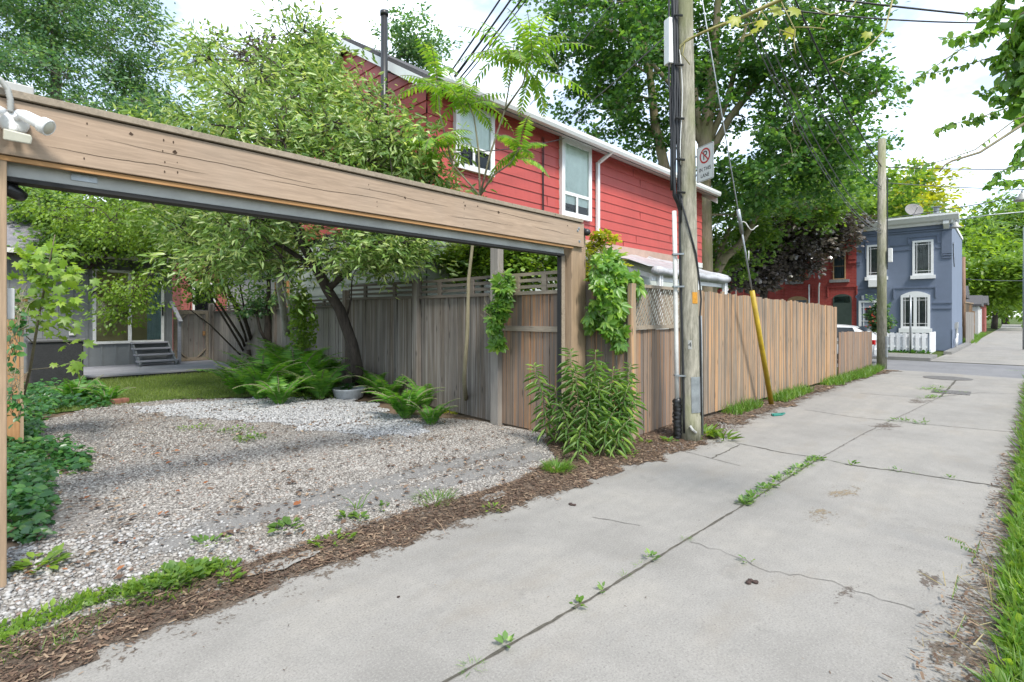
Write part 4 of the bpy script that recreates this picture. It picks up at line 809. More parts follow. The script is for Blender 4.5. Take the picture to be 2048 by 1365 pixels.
garage('garage', 'dark charcoal garage before the orange one on the far lane', 47.5, 52, 2.2, 6, 2.8, W['greyboard'], W['greyboard'], 0)
garage('garage', 'brown brick garage furthest down the far lane', 66, 72, 1.5, 6, 2.6, W['pinkbrick'], W['white'], 0)
for x, y, m, lab in ((44.2, 1.9, 'black', 'black wheeled bin at the edge of the far lane'), (46.4, 1.9, 'binblue', 'blue wheeled bin beyond the black one on the far lane')):
    W['binblue'] = W.get('binblue') or M_plain('blue_bin_plastic', (.03, .07, .25), .4)
    b = thing('wheeled_bin', lab, 'bin', (x, y, 0)); mb = MB(); mb.prism([(-.25, .1), (.25, .1), (.3, .95), (-.3, .95)], (x, y-.28, 0), (1, 0, 0), (0, 0, 1), (0, 1, 0), 0, .56); mb.build('body', W[m], b, bevel=.02)
    mb = MB(); mb.box(x-.33, x+.33, y-.33, y+.31, .955, 1.02); mb.build('lid', W[m], b, bevel=.02); mb = MB(); mb.lathe((x+.25, y-.3, .1), [(.1, 0), (.1, .6)], 14, 0, (1, 0, 0), (0, 0, 1), (0, 1, 0)); mb.build('wheel', W['tyre'], b)
# ------------------------------------------------------------------ poles, cables, sign
W['polewood'] = M_bark('weathered_pole_wood', (.13, .125, .095), (.40, .375, .31), 1.6, moss=(.17, .18, .085))
W['cable'] = M_plain('black_cable', (.02, .022, .026), .5); W['thincable'] = M_plain('grey_cable', (.12, .13, .15), .5)
PB, PT = Vector((6.30, 2.87, -.05)), Vector((6.12, 2.93, 9.2))
pp = lambda z: PB.lerp(PT, (z+.05)/9.25)
up1 = thing('utility_pole', 'tall weathered wooden utility pole beside the lane with cables and grey conduit', 'utility pole', PB)
mb = MB(); mb.tube([pp(z) for z in (-.05, .3, .32, 1, 2, 3, 4, 6, 9.2)], [.128, .125, .118, .116, .113, .11, .107, .1, .09], 18); mb.build('pole', W['polewood'], up1, True)
toC = lambda p: Vector((-p.x, -p.y, 0)).normalized()
lf_ = Vector((-FW[0]*0-RT[0], -RT[1], 0))           # picture-left along the ground
fr_ = Vector((-FW[0], -FW[1], 0))
def off(z, l, f): return pp(z)+lf_*l+fr_*f
mb = MB(); mb.tube([off(z, .165, .01) for z in (.42, 1.2, 2.0, 2.85)], .028, 14); mb.build('conduit', W['offwhite'], up1, True)
for z in (.8, 1.9, 2.3): mb = MB(); mb.tube([off(z, .165, .01), off(z+.02, .165, .01)], .04, 14); mb.bar(off(z+.01, .2, .05), off(z+.01, .08, .09), .012, .02); mb.build('bracket', W['steel'], up1)
mb = MB(); mb.tube([off(.02+.5*i/24, .17+.006*sin(i*2.1), .01) for i in range(25)], [.05+.01*sin(i*2.6) for i in range(25)], 12); mb.build('wrap', W['black'], up1, True)
mb = MB(); mb.tube([off(z, -.135, .0) for z in (.05, 1, 1.55)], .026, 12); mb.build('conduit', W['steel'], up1, True)
rs = random.Random(12)
for k in range(9):
    mb = MB(); P = []; r = .012+.009*rs.random(); b0 = .095+.012*k; ph = rs.random()*6; zb = (2.85, 2.85, 2.7, 2.9, .1, 2.9, 2.88, 3.1, 2.86)[k]
    for i in range(40):
        z = zb+(9.0-zb)*i/39; w = .02*sin(ph+z*1.3)*(1 if z > 3 else .2)+(.03*max(0, 1-abs(z-4.3)/.7)*rs.random()); P.append(off(z, (b0 if z > 2.9 else .105)+w, .05+.02*sin(ph*2+z*.8)))
    mb.tube(P, r, 7); mb.build('cable', W['cable'], up1, True)
mb = MB(); mb.tube([off(z, l, f) for z, l, f in ((3.1, .10, .06), (2.9, .09, .09), (2.6, .02, .125), (2.3, -.06, .115), (2.0, -.115, .06), (1.75, -.14, .04), (1.55, -.12, .05), (1.3, -.125, .05), (.1, -.115, .05))], .011, 8); mb.build('cable', W['cable'], up1, True)
mb = MB(); mb.tube([off(z, .09+.02*sin(z*4), .1) for z in (3.4, 3.6, 3.8, 4.0, 4.3, 4.6, 4.8)], .006, 6); mb.build('cable', W['offwhite'], up1, True)
for z in (3.05, 3.45, 3.95, 4.6, 5.2): mb = MB(); mb.tube([off(z, .06, .12), off(z+.02, .16, .10)], .014, 6); mb.build('cable_clip', W['black'], up1)
mb = MB(); c = off(4.93, .19, .02); mb.obox(c, lf_*.05+fr_*.02, (fr_*.05-lf_*.02), (0, 0, .28)); mb.build('cabinet', W['white'], up1, bevel=.01)
mb = MB()
def plate(z0, z1, a0, a1, r=.121):
    vs = []
    for i in range(9):
        a = a0+(a1-a0)*i/8
        for z in (z0, z1): p = pp(z); vs.append(p+(-lf_*sin(a)+fr_*cos(a))*r)
    mb.add(vs, [(2*i, 2*i+2, 2*i+3, 2*i+1) for i in range(8)])
plate(.36, .80, -.2, 1.35, .1235); mb.build('metal_plate', W['steel'], up1)
mb = MB(); plate(1.70, 1.84, .05, .75, .118); mb.build('orange_tag', M_plain('orange_tag', (.62, .28, .015), .5, var=.25, scale=30), up1)
mb = MB(); plate(1.14, 1.25, -.45, -.08, .1185); tg = mb.build('number_tag', W['greymetal'], up1)
mb = MB(); mb.tube([off(.12, -.02, .13), off(.16, .03, .16), off(.2, .05, .13)], .018, 8); mb.build('ground_stub', W['greymetal'], up1)
def text(body, size, o, u, v, name, mat, parent, n=None, extrude=.0006):
    cu = bpy.data.curves.new(name, 'FONT'); cu.body = body; cu.size = size; cu.align_x = 'CENTER'; cu.align_y = 'CENTER'; cu.extrude = extrude
    ob = bpy.data.objects.new(name, cu); SC.collection.objects.link(ob); bpy.context.view_layer.update()
    me = bpy.data.meshes.new_from_object(ob.evaluated_get(bpy.context.evaluated_depsgraph_get())); bpy.data.objects.remove(ob)
    o, u, v = Vector(o), Vector(u), Vector(v); n = u.cross(v)
    for q in me.vertices: c = q.co.copy(); q.co = o+u*c.x+v*c.y+n*c.z
    me.materials.clear(); me.materials.append(mat); return put(name, me, parent)
a_ = -.27; e = -lf_*sin(a_)+fr_*cos(a_); text('4', .08, pp(1.195)+e*.1195, Vector((0, 0, 1)).cross(e).normalized(), (0, 0, 1), 'numeral', W['black'], tg)
# no-parking sign
S0, S1 = Vector((6.235, 2.765, 0)), Vector((6.10, 2.50, 0)); su = (S1-S0).normalized(); sn = su.cross(Vector((0, 0, 1))).normalized()
if sn.dot(fr_) < 0: sn = -sn
sv = Vector((0, 0, 1)); sc_c = (S0+S1)/2+Vector((0, 0, 3.385)); hw, hh = .148, .215
si = thing('parking_sign', 'white no parking sign reading IN THIS LANE on the near utility pole', 'sign', sc_c)
def rr(w, h, r): return [(sx*(w-r)+r*cos(a), sy*(h-r)+r*sin(a)) for sx, sy, a0 in ((1, 1, 0), (-1, 1, 90), (-1, -1, 180), (1, -1, 270)) for a in [R(a0+i*15) for i in range(7)]]
mb = MB(); mb.prism(rr(hw, hh, .02), sc_c, su, sv, sn, -.003, 0); mb.build('plate', M_plain('sign_white', (.80, .80, .79), .35, var=.02), si)
mb = MB(); o = rr(hw-.006, hh-.006, .016); i_ = rr(hw-.010, hh-.010, .013); P3 = lambda p: sc_c+su*p[0]+sv*p[1]+sn*.0012; k = len(o)
mb.add([P3(p) for p in o]+[P3(p) for p in i_], [(j, (j+1) % k, k+(j+1) % k, k+j) for j in range(k)]); mb.build('border', W['black'], si)
W['signred'] = M_plain('sign_red', (.55, .03, .035), .4, var=.04); cc = sc_c+sv*.085
mb = MB(); N = 40
ring = lambda r: [cc+su*r*cos(2*pi*j/N)+sv*r*sin(2*pi*j/N)+sn*.002 for j in range(N)]
mb.add(ring(.092)+ring(.072), [(j, (j+1) % N, N+(j+1) % N, N+j) for j in range(N)])
mb.bar(cc-su*.055+sv*.055+sn*.0025, cc+su*.055-sv*.055+sn*.0025, .016, .0008, sn); mb.build('red_symbol', W['signred'], si)
text('P', .15, cc+sn*.0014, su, sv, 'letter', W['black'], si); text('IN THIS', .062, sc_c-sv*.075+sn*.0014, su, sv, 'lettering', W['black'], si); text('LANE', .062, sc_c-sv*.15+sn*.0014, su, sv, 'lettering', W['black'], si)
for z in (3.27, 3.5): mb = MB(); mb.bar(S0+Vector((0, 0, z)), pp(z), .02, .02); mb.build('bracket', W['steel'], si)
# guy wire with yellow guard
GA, GT = Vector((9.75, 2.98, 0)), Vector((6.2, 2.9, 6.7)); gp = lambda t: GA.lerp(GT, t)
gw = thing('guy_wire', 'steel guy wire with long yellow plastic guard anchored beside the lane fence', 'guy wire', GA)
mb = MB(); mb.tube([gp(0), gp(1)], .008, 6); mb.tube([gp(.42), gp(.47)], .03, 8); mb.tube([gp(.3), gp(.42)], .014, 6); mb.build('wire', W['steel'], gw, True)
mb = MB(); mb.tube([gp(.002), gp(.29)], [.043, .039], 12); mb.build('guard', W['yellow'], gw, True)
mb = MB(); P = [gp(.44)+Vector((.02*i, -.03*i, .05*sin(i*1.1)-.012*i)) for i in range(8)]; mb.tube(P, .008, 5); mb.tube([gp(.36)+Vector((0, -.03, .05*i)) for i in range(4)], .008, 5); mb.build('loose_tail', W['offwhite'], gw, True)
# second pole and far poles
def small_pole(name, lab, x, y, h, r, m, extra=True):
    g = thing('utility_pole', lab, 'utility pole', (x, y, 0)); mb = MB(); mb.tube([(x, y, -.05), (x, y, h*.5), (x, y, h)], [r*1.12, r, r*.86], 16); mb.build('pole', m, g, True); return g
u2 = small_pole('utility_pole', 'slim grey wooden utility pole on the near corner of the street', 18.6, 2.66, 6.72, .115, W['polewood'])
mb = MB(); mb.box(18.50, 18.66, 2.52, 2.56, .35, .95); mb.build('metal_plate', W['steel'], u2)
mb = MB(); mb.box(18.5, 18.62, 2.4, 2.5, 3.1, 3.5); mb.build('cabinet', W['offwhite'], u2, bevel=.01)
mb = MB(); mb.tube([(18.62, 2.53, z) for z in (5.6, 4, 2.9)], .015, 6); mb.build('cable', W['cable'], u2)
small_pole('utility_pole', 'thin brown utility pole beside the far lane after the grey fence', 43, 1.95, 5.2, .10, M_bark('brown_pole_wood', (.16, .10, .07), (.28, .18, .13)))
small_pole('utility_pole', 'pale grey pole on the right edge of the far lane', 33.5, -.60, 5.6, .07, W['steel'])
# overhead cables, each from where it is tied to where it goes
def cable(a, b, sag, r, lab, mat=None, n=18, group=None):
    a, b = Vector(a), Vector(b); mb = MB(); mb.tube([a.lerp(b, i/n)-Vector((0, 0, sag*4*(i/n)*(1-i/n))) for i in range(n+1)], r, 5)
    return tag(mb.build('overhead_cable', mat or W['cable'], None, True), lab, 'cable', group)
for k, (dz, ex, sg) in enumerate(((9.0, 0, .12), (8.75, .12, .2), (8.6, .2, .1), (8.45, .3, .22), (8.2, .42, .15))):
    cable(pp(dz), (5.6+ex, 7.1, 5.3+.05*k), sg, .014 if k < 4 else .009, 'black overhead cables running from the near pole to the red house eaves', group='cables to the red house')
cable((5.9, 6.9, 4.35), (8.95, 6.9, 5.35), .06, .009, 'thin black cable crossing in front of the first red house window')
for k, (dz, z2, sg, m) in enumerate(((8.9, 5.9, .5, 0), (8.3, 5.3, .7, 1), (8.0, 5.25, .9, 1), (7.7, 4.2, 1.0, 1), (7.3, 4.05, 1.0, 1), (7.0, 3.95, .9, 1))):
    if k == 0: cable(pp(dz), (18.6, 2.66, z2), sg, .016, 'thick black cable from the near pole to the top of the slim pole')
    else: cable(pp(dz), (18.6, 2.66, z2), sg, .009, 'thin grey cables strung from the near pole down to the slim pole', W['thincable'], group='thin cables between the two poles')
cable((18.6, 2.66, 5.9), (30, -9, 6.6), .3, .014, 'upper cable leaving the slim pole to the right'); cable((18.6, 2.66, 5.45), (30, -9, 5.9), .4, .012, 'lower cable leaving the slim pole to the right', W['thincable'])
cable(at(1600, -10, 7.5), at(2080, 42, 7.5), .02, .014, 'thick black cable crossing the sky at upper right'); cable(at(1560, 18, 8.2), at(2080, 45, 8.2), .08, .012, 'thinner cable below the thick one in the upper right sky')
cable(at(1600, 458, 26), at(2060, 390, 20), .12, .018, 'pale service cable passing in front of the white cornice', W['thincable'])
cable(at(1060, 210, 12), at(1260, -40, 9), .05, .008, 'thin cables before the maple left of the pole', W['thincable'], group='thin cables left of the pole'); cable(at(1110, 260, 12), at(1345, 60, 6.7), .05, .008, 'thin cables before the maple left of the pole', W['thincable'], group='thin cables left of the pole')
cable(at(775, 0, 14), at(783, -120, 14), 0, .02, 'thin mast wire above the red house roof', W['thincable'])
cable(at(1925, 558, 40), at(2060, 562, 30), .05, .02, 'pale cable crossing the far lane before the trees', W['thincable'])
for u, v, d, lab in ((1912, 455, 22, 'grey street lamp head hanging over the far lane'), (2044, 400, 16, 'dark lamp head at the right edge above the far lane')):
    c = at(u, v, d); g = thing('street_lamp', lab, 'street lamp', c)
    mb = MB(); mb.lathe(c, [(.03, .22), (.07, .18), (.09, .1), (.2, 0), (.19, -.03), (.0001, -.03)], 18); mb.build('lamp_shade', W['greymetal'], g, True)
    mb = MB(); mb.tube([c+Vector((0, 0, .22)), c+Vector((0, 0, .3)), c+Vector((.3, -1.0, .42)), c+Vector((.6, -2.6, .45))], .025, 6); mb.build('arm', W['steel'], g, True)
# ------------------------------------------------------------------ plants
def tri_t(outline, mid=None):
    return outline
KITE = (np.array([(0, 0, 0), (.45, .27, .05), (1, 0, -.06), (.45, -.27, .05)]), np.array([(0, 1, 2), (0, 2, 3)]))
OVAL = (np.array([(0, 0, 0), (.25, .24, .05), (.62, .27, .03), (1, 0, -.1), (.62, -.27, .03), (.25, -.24, .05), (.5, 0, -.02)]), np.array([(0, 6, 1), (1, 6, 2), (2, 6, 3), (3, 6, 4), (4, 6, 5), (5, 6, 0)]))
LANCE = (np.array([(0, 0, 0), (.35, .11, .03), (.7, .08, -.03), (1, 0, -.18), (.7, -.08, -.03), (.35, -.11, .03)]), np.array([(0, 2, 1), (0, 3, 2), (0, 4, 3), (0, 5, 4)]))
LEAFLET = (np.array([(0, 0, 0), (.3, .15, .03), (.7, .10, -.03), (1, 0, -.15), (.7, -.10, -.03), (.3, -.15, .03)]), np.array([(0, 2, 1), (0, 3, 2), (0, 4, 3), (0, 5, 4)]))
PINNA = (np.array([(0, 0, 0), (.3, .14, .01), (1, 0, -.1), (.3, -.14, .01)]), np.array([(0, 1, 2), (0, 2, 3)]))
WILLOW = (LANCE[0]*np.array([1, .6, 1.3]), LANCE[1])
PEAR = (LANCE[0]*np.array([1, 1.35, 1]), LANCE[1])
def _maple():
    ang = [0, 18, 38, 55, 75, 100, 130, 165]; rad = [1, .55, .85, .48, .62, .38, .42, .12]
    v = [(.0, 0, 0)]; up_ = [(.42+rad[i]*cos(R(a))*.58, rad[i]*sin(R(a))*.58, -.08*rad[i]) for i, a in enumerate(ang)]
    dn = [(x, -y, z) for x, y, z in up_[1:]]
    pts = up_+dn[::-1]; v = [(.42, 0, .04)]+pts; n = len(pts)
    return np.array(v), np.array([(0, 1+i, 1+(i+1) % n) for i in range(n)])
MAPLE = _maple()
MAPLE_S = (np.array([(0, 0, 0), (.2, .35, 0), (.45, .2, .03), (.62, .42, -.04), (1, 0, -.1), (.62, -.42, -.04), (.45, -.2, .03), (.2, -.35, 0)]), np.array([(0, 1, 2), (0, 2, 4), (2, 3, 4), (0, 4, 6), (4, 5, 6), (0, 6, 7)]))
STALK = (np.array([(0, .012, 0), (0, -.012, 0), (.55, .009, .02), (.55, -.009, .02), (1, 0, -.1)]), np.array([(0, 1, 3), (0, 3, 2), (2, 3, 4)]))
BLADE = (np.array([(0, .035, 0), (0, -.035, 0), (.55, .025, 0), (.55, -.025, 0), (1, 0, -.22)]), np.array([(0, 1, 3), (0, 3, 2), (2, 3, 4)]))
def _creeper():
    v, f = [], []
    for a, s in ((-78, .62), (-38, .88), (0, 1), (38, .88), (78, .62)):
        c, s_ = cos(R(a)), sin(R(a)); b = len(v)
        for x, y, z in ((.04, 0, 0), (.45, .19, .03), (.72, .16, 0), (1, 0, -.12), (.72, -.16, 0), (.45, -.19, .03)):
            x, y = x*s, y*s; v.append((x*c-y*s_, x*s_+y*c, z-.12*abs(a)/78*x))
        f += [(b, b+2, b+1), (b, b+3, b+2), (b, b+4, b+3), (b, b+5, b+4)]
    return np.array(v), np.array(f)
CREEPER = _creeper()
CHIP = (np.array([(0, .14, 0), (0, -.1, .02), (1, -.12, .03), (.9, .13, .06)]), np.array([(0, 1, 2), (0, 2, 3)]))
def nrm(a): return a/np.maximum(1e-9, np.linalg.norm(a, axis=1, keepdims=True))
def leafmesh(name, P, D, N, S, tpl, mat, parent=None, kind=None):
    P, D, N = np.asarray(P, float), nrm(np.asarray(D, float)), np.asarray(N, float); S = np.broadcast_to(np.asarray(S, float), (len(P),))
    B = nrm(np.cross(N, D)); N = np.cross(D, B); tv, tf = tpl
    V = P[:, None, :]+S[:, None, None]*(tv[None, :, 0, None]*D[:, None, :]+tv[None, :, 1, None]*B[:, None, :]+tv[None, :, 2, None]*N[:, None, :])
    Fc = (tf[None]+(np.arange(len(P))*len(tv))[:, None, None]).reshape(-1, tf.shape[1])
    o = put(name, np_mesh(name, V.reshape(-1, 3), Fc, mat), parent); return tag(o, kind=kind)
def rdir(n, up=0, flat=1, rs=RS):
    d = rs.normal(size=(n, 3)); d[:, 2] = d[:, 2]*flat+up; return nrm(d)
G = {}
G['maple'] = M_leaf('maple_leaf', (.04, .12, .03), (.08, .20, .045), (.19, .35, .06), .48)
G['dark'] = M_leaf('dark_green_leaf', (.055, .14, .06), (.10, .22, .09), (.24, .36, .11), .45)
G['mid'] = M_leaf('mid_green_leaf', (.08, .17, .03), (.14, .255, .045), (.25, .37, .06), .47)
G['bright'] = M_leaf('bright_green_leaf', (.12, .22, .03), (.19, .32, .04), (.29, .42, .055), .48)
G['yellow'] = M_leaf('yellow_green_leaf', (.26, .32, .03), (.37, .40, .03), (.5, .48, .05), .48)
G['silver'] = M_leaf('grey_green_leaf', (.10, .20, .05), (.27, .41, .12), (.60, .68, .34), .42, .35)
G['purple'] = M_leaf('dark_purple_leaf', (.075, .062, .062), (.125, .105, .10), (.22, .19, .16), .15, .3, 1.0)
G['fern'] = M_leaf('fern_green', (.07, .21, .025), (.12, .32, .04), (.24, .44, .06), .45)
G['ivy'] = M_leaf('ivy_green', (.03, .10, .03), (.05, .16, .04), (.11, .24, .045), .35, .35)
G['grass'] = M_leaf('grass_green', (.08, .19, .02), (.13, .26, .035), (.23, .32, .07), .45)
G['lawn'] = M_leaf('lawn_green', (.12, .19, .03), (.18, .26, .045), (.29, .33, .10), .45)
G['creeper'] = M_leaf('creeper_green', (.08, .20, .03), (.15, .31, .045), (.31, .47, .07), .45, .4)
G['weed'] = M_leaf('weed_green', (.09, .19, .05), (.16, .29, .08), (.29, .43, .11), .45)
G['ail'] = M_leaf('sumac_leaf_green', (.12, .27, .03), (.21, .38, .05), (.40, .54, .08), .5)
G['straw'] = M_leaf('straw', (.30, .24, .11), (.36, .30, .15), (.42, .36, .2), .2)
G['litter'] = M_leaf('dry_litter', (.07, .045, .034), (.17, .11, .075), (.36, .265, .18), .1, .9, .1)
G['orange'] = M_leaf('dry_orange_leaf', (.20, .07, .03), (.30, .12, .05), (.36, .17, .09), .15, .8, .1)
B1 = M_bark('grey_bark', (.075, .065, .055), (.17, .15, .125)); B2 = M_bark('dark_bark', (.03, .025, .022), (.085, .07, .06)); B3 = M_bark('tan_bark', (.16, .13, .09), (.30, .25, .17), 1, moss=(.17, .17, .07)); B4 = M_bark('pale_bark', (.22, .21, .18), (.42, .40, .36)); B5 = M_bark('green_stem', (.14, .13, .08), (.25, .22, .15), 2)
def E(u, v, d, ru, rv, n=1, fd=1.0): return (at(u, v, d), ru*d/F, rv*d/F, n, fd)
def clumps_of(ells, rs, shell=.55):
    out = []
    for c, rx, rz, n, fd in ells:
        for _ in range(n):
            q = rs.normal(size=3); q /= np.linalg.norm(q); q *= (shell+(1-shell)*rs.rand())**.7 if rs.rand() < .75 else rs.rand()
            out.append(Vector((c.x+q[0]*rx*fd, c.y+q[1]*rx*fd, c.z+q[2]*rz)))
    return out
def branchy(mb, skel, clumps, rs, r0, sides=6, lift=.25, rmin=.012, taper=.55):
    """limbs from the nearest lower skeleton point to every clump"""
    ends = []
    for c in sorted(clumps, key=lambda q: (q-skel[0][0]).length):
        best = min(skel, key=lambda s: (s[0]-c).length+max(0, s[0].z-c.z)*1.6+.0*s[1]); a, ra = best
        L = (c-a).length; m1 = a.lerp(c, .35)+Vector((rs.normal()*.08*L, rs.normal()*.08*L, lift*L*.35)); m2 = a.lerp(c, .72)+Vector((rs.normal()*.06*L, rs.normal()*.06*L, lift*L*.25))
        r1 = max(rmin, min(ra*taper, r0*.5*(.4+.12*L)))
        mb.tube([a, m1, m2, c], [r1, r1*.75, r1*.5, max(.006, r1*.22)], sides, cap=False)
        skel += [(m1, r1*.8), (m2, r1*.55), (c, r1*.3)]; ends.append((m2, c))
    return ends
def tree(name, label, trunk, tr, ells, leaf, ls, nl, mat, bark, seed, cr=.55, shell=.55, flat=.7, droop=.0, group=None, cat='tree', twigs=True, subs=5, sub_r=.35, limbs=None, lift=.25, jit=.35):
    rs = np.random.RandomState(seed); base = Vector(trunk[0]); root = thing(name, label, cat, base, group)
    mb = MB(); T = [Vector(p) for p in trunk]; mb.tube(T, tr, 10)
    skel = [(p, r) for p, r in zip(T, tr)][1:]
    for a, b in zip(range(1, len(T)-1), range(2, len(T))): skel.append((T[a].lerp(T[b], .5), (tr[a]+tr[b])/2))
    for lm, lr in (limbs or []):
        L = [Vector(p) for p in lm]; mb.tube(L, lr, 8); skel += [(p, r) for p, r in zip(L, lr)][1:]
    cl = clumps_of(ells, rs, shell); ends = branchy(mb, skel, cl, rs, max(tr)*.6, lift=lift)
    P, D, N = [], [], []; cen = np.mean([np.array(c) for c in cl], axis=0)
    for m2, c in ends:
        c_ = np.array(c); n = max(6, int(nl*(.6+.8*rs.rand())))
        sub = c_+rs.normal(size=(subs, 3))*cr*np.array([.6, .6, .42])
        if twigs:
            for s in sub: mb.tube([m2.lerp(c, .5), m2.lerp(c, .8).lerp(Vector(s), .5), Vector(s)], [.009, .006, .003], 4, cap=False)
        k = rs.randint(0, subs, n); p = sub[k]+rs.normal(size=(n, 3))*cr*sub_r*np.array([1, 1, .6])
        d = nrm((p-c_)*np.array([1, 1, .4])/cr+rs.normal(size=(n, 3))*.55+np.array([0, 0, -droop]))
        nn = nrm(np.array([0, 0, flat])+rs.normal(size=(n, 3))*jit+nrm(p-cen)*.25)
        P.append(p); D.append(d); N.append(nn)
    P, D, N = map(np.concatenate, (P, D, N)); S = ls*(.65+.6*rs.rand(len(P)))
    mb.build('trunk', bark, root, True); leafmesh('crown', P, D, N, S, leaf, mat, root); return root
v3 = lambda *a: [Vector(p) for p in a]
# --- big maple behind the red house
mt = at(1410, 640, 18.5); mz = lambda u, v, d=18.5: at(u, v, d)
tree('maple_tree', 'big green maple behind the red house with forking pale trunk', [(mt.x, mt.y, -.1), mz(1409, 500), mz(1407, 380), mz(1412, 260), mz(1425, 150, 18.5), mz(1432, 60), mz(1440, -60), mz(1450, -260)], [.30, .27, .25, .22, .17, .13, .09, .04],
     [E(1300, 90, 18, 170, 150, 30), E(1190, 150, 19, 110, 150, 18), E(1520, 130, 18, 170, 160, 36), E(1640, 150, 18, 130, 170, 32), E(1690, 300, 18, 85, 75, 15), E(1450, -120, 18.5, 330, 170, 60), E(1570, 330, 18, 150, 80, 22), E(1480, 390, 19, 90, 60, 8), E(1260, 240, 20, 90, 80, 8)],
     MAPLE_S, .165, 185, G['maple'], B3, 11, cr=.66, subs=6, sub_r=.33, flat=.75, jit=.42,
     limbs=[(v3(mz(1408, 330), mz(1460, 235), mz(1520, 160), mz(1600, 100), mz(1680, 60)), [.16, .13, .10, .07, .03]), (v3(mz(1410, 300), mz(1455, 200), mz(1475, 120), mz(1500, 20)), [.14, .11, .08, .04]), (v3(mz(1407, 340), mz(1395, 220), mz(1380, 100), mz(1350, -40)), [.13, .1, .07, .03]), (v3(mz(1408, 300), mz(1350, 180), mz(1270, 90), mz(1180, 40)), [.12, .09, .06, .02])])
tb = at(1345, 640, 19.8)
tree('maple_tree', 'second green maple rising left of the pole over the red house roof', [(tb.x, tb.y, -.1), at(1335, 360, 19.8), at(1310, 250, 19.8), at(1300, 150, 19.8), at(1270, 0, 19.8)], [.25, .2, .16, .13, .05],
     [E(1230, 30, 20, 160, 110, 22), E(1160, 110, 20.5, 90, 110, 12), E(1350, 120, 21, 120, 150, 10)], MAPLE_S, .17, 160, G['maple'], B3, 12, cr=.65, subs=6)
tl = at(1420, 560, 21)
tree('maple_tree', 'low spreading tree with pale limbs between the awning and the brick house', [(tl.x, tl.y, -.1), at(1425, 560, 21), at(1450, 515, 21), at(1480, 490, 21), at(1510, 440, 21), at(1530, 395, 21)], [.22, .19, .17, .14, .10, .07],
     [E(1470, 450, 22, 90, 80, 20), E(1560, 420, 23, 100, 60, 18), E(1640, 420, 24, 90, 45, 12), E(1440, 520, 22, 40, 50, 8), E(1700, 370, 26, 70, 70, 12)], MAPLE_S, .18, 160, G['mid'], B3, 13, cr=.65,
     limbs=[(v3(at(1430, 545, 21), at(1450, 480, 21.5), at(1475, 420, 21.5)), [.12, .09, .05])])
tp = at(1525, 600, 25)
tree('purple_tree', 'dark purple leaved tree before the brick row house', [(tp.x, tp.y, -.1), at(1527, 590, 25), at(1545, 520, 25), at(1580, 470, 25)], [.2, .17, .14, .08],
     [E(1545, 510, 24.6, 85, 50, 30), E(1600, 465, 25, 90, 45, 26), E(1665, 450, 25, 40, 24, 8), E(1630, 470, 25, 50, 24, 10), E(1490, 545, 24, 60, 32, 14)], MAPLE_S, .2, 230, G['purple'], B2, 14, cr=.6, lift=.1)
ty = at(1830, 640, 52)
tree('yellow_tree', 'golden yellow tree rising behind the blue house roof', [(ty.x, ty.y, 0), at(1830, 520, 52), at(1825, 400, 52)], [.3, .25, .1], [E(1825, 395, 52, 50, 42, 22), E(1780, 430, 50, 60, 30, 16)], KITE, .55, 120, G['yellow'], B2, 15, cr=1.3, twigs=False)
tg_ = at(1740, 640, 44)
tree('green_tree', 'mid green tree behind the row house roofs', [(tg_.x, tg_.y, 0), at(1740, 520, 44), at(1735, 400, 44)], [.3, .25, .1], [E(1730, 400, 44, 90, 60, 26), E(1640, 400, 42, 80, 60, 18), E(1560, 380, 40, 90, 80, 20)], KITE, .5, 130, G['mid'], B2, 16, cr=1.2, twigs=False)
# --- trees down the far lane
tf_ = at(1988, 690, 62)
tree('lane_tree', 'bright yellow green tree leaning over the far lane', [(tf_.x, tf_.y, 0), at(1990, 640, 62), at(1992, 590, 62)], [.32, .28, .16], [E(1985, 540, 60, 60, 65, 34), E(2030, 560, 55, 50, 60, 24), E(1950, 540, 56, 25, 55, 12), E(2000, 600, 64, 60, 30, 14)], KITE, .62, 130, G['bright'], B2, 17, cr=1.5, twigs=False)
td = at(2010, 640, 95)
tree('lane_tree', 'tall dull green tree behind the bright tree on the far lane', [(td.x, td.y, 0), at(2010, 560, 95), at(2010, 480, 95)], [.5, .4, .2], [E(2000, 470, 95, 70, 50, 26), E(2050, 450, 90, 40, 50, 14), E(2015, 428, 95, 45, 35, 12), E(1945, 470, 85, 30, 35, 10), E(1970, 560, 100, 70, 60, 18)], KITE, .95, 110, G['mid'], B2, 18, cr=2.4, twigs=False)
for k, (u, d, h, lab) in enumerate(((1945, 110, 60, 'leafy tree far down the left side of the far lane'), (2075, 75, 110, 'leafy tree on the right of the far lane at the picture edge'))):
    b = at(u, 640, d); tree('lane_tree', lab, [(b.x, b.y, 0), at(u, 620, d), at(u, 580, d)], [.4, .3, .1], [E(u, 580, d, 45, h*.6, 18)], KITE, .9, 110, G['dark'], B2, 40+k, cr=2.2, twigs=False)
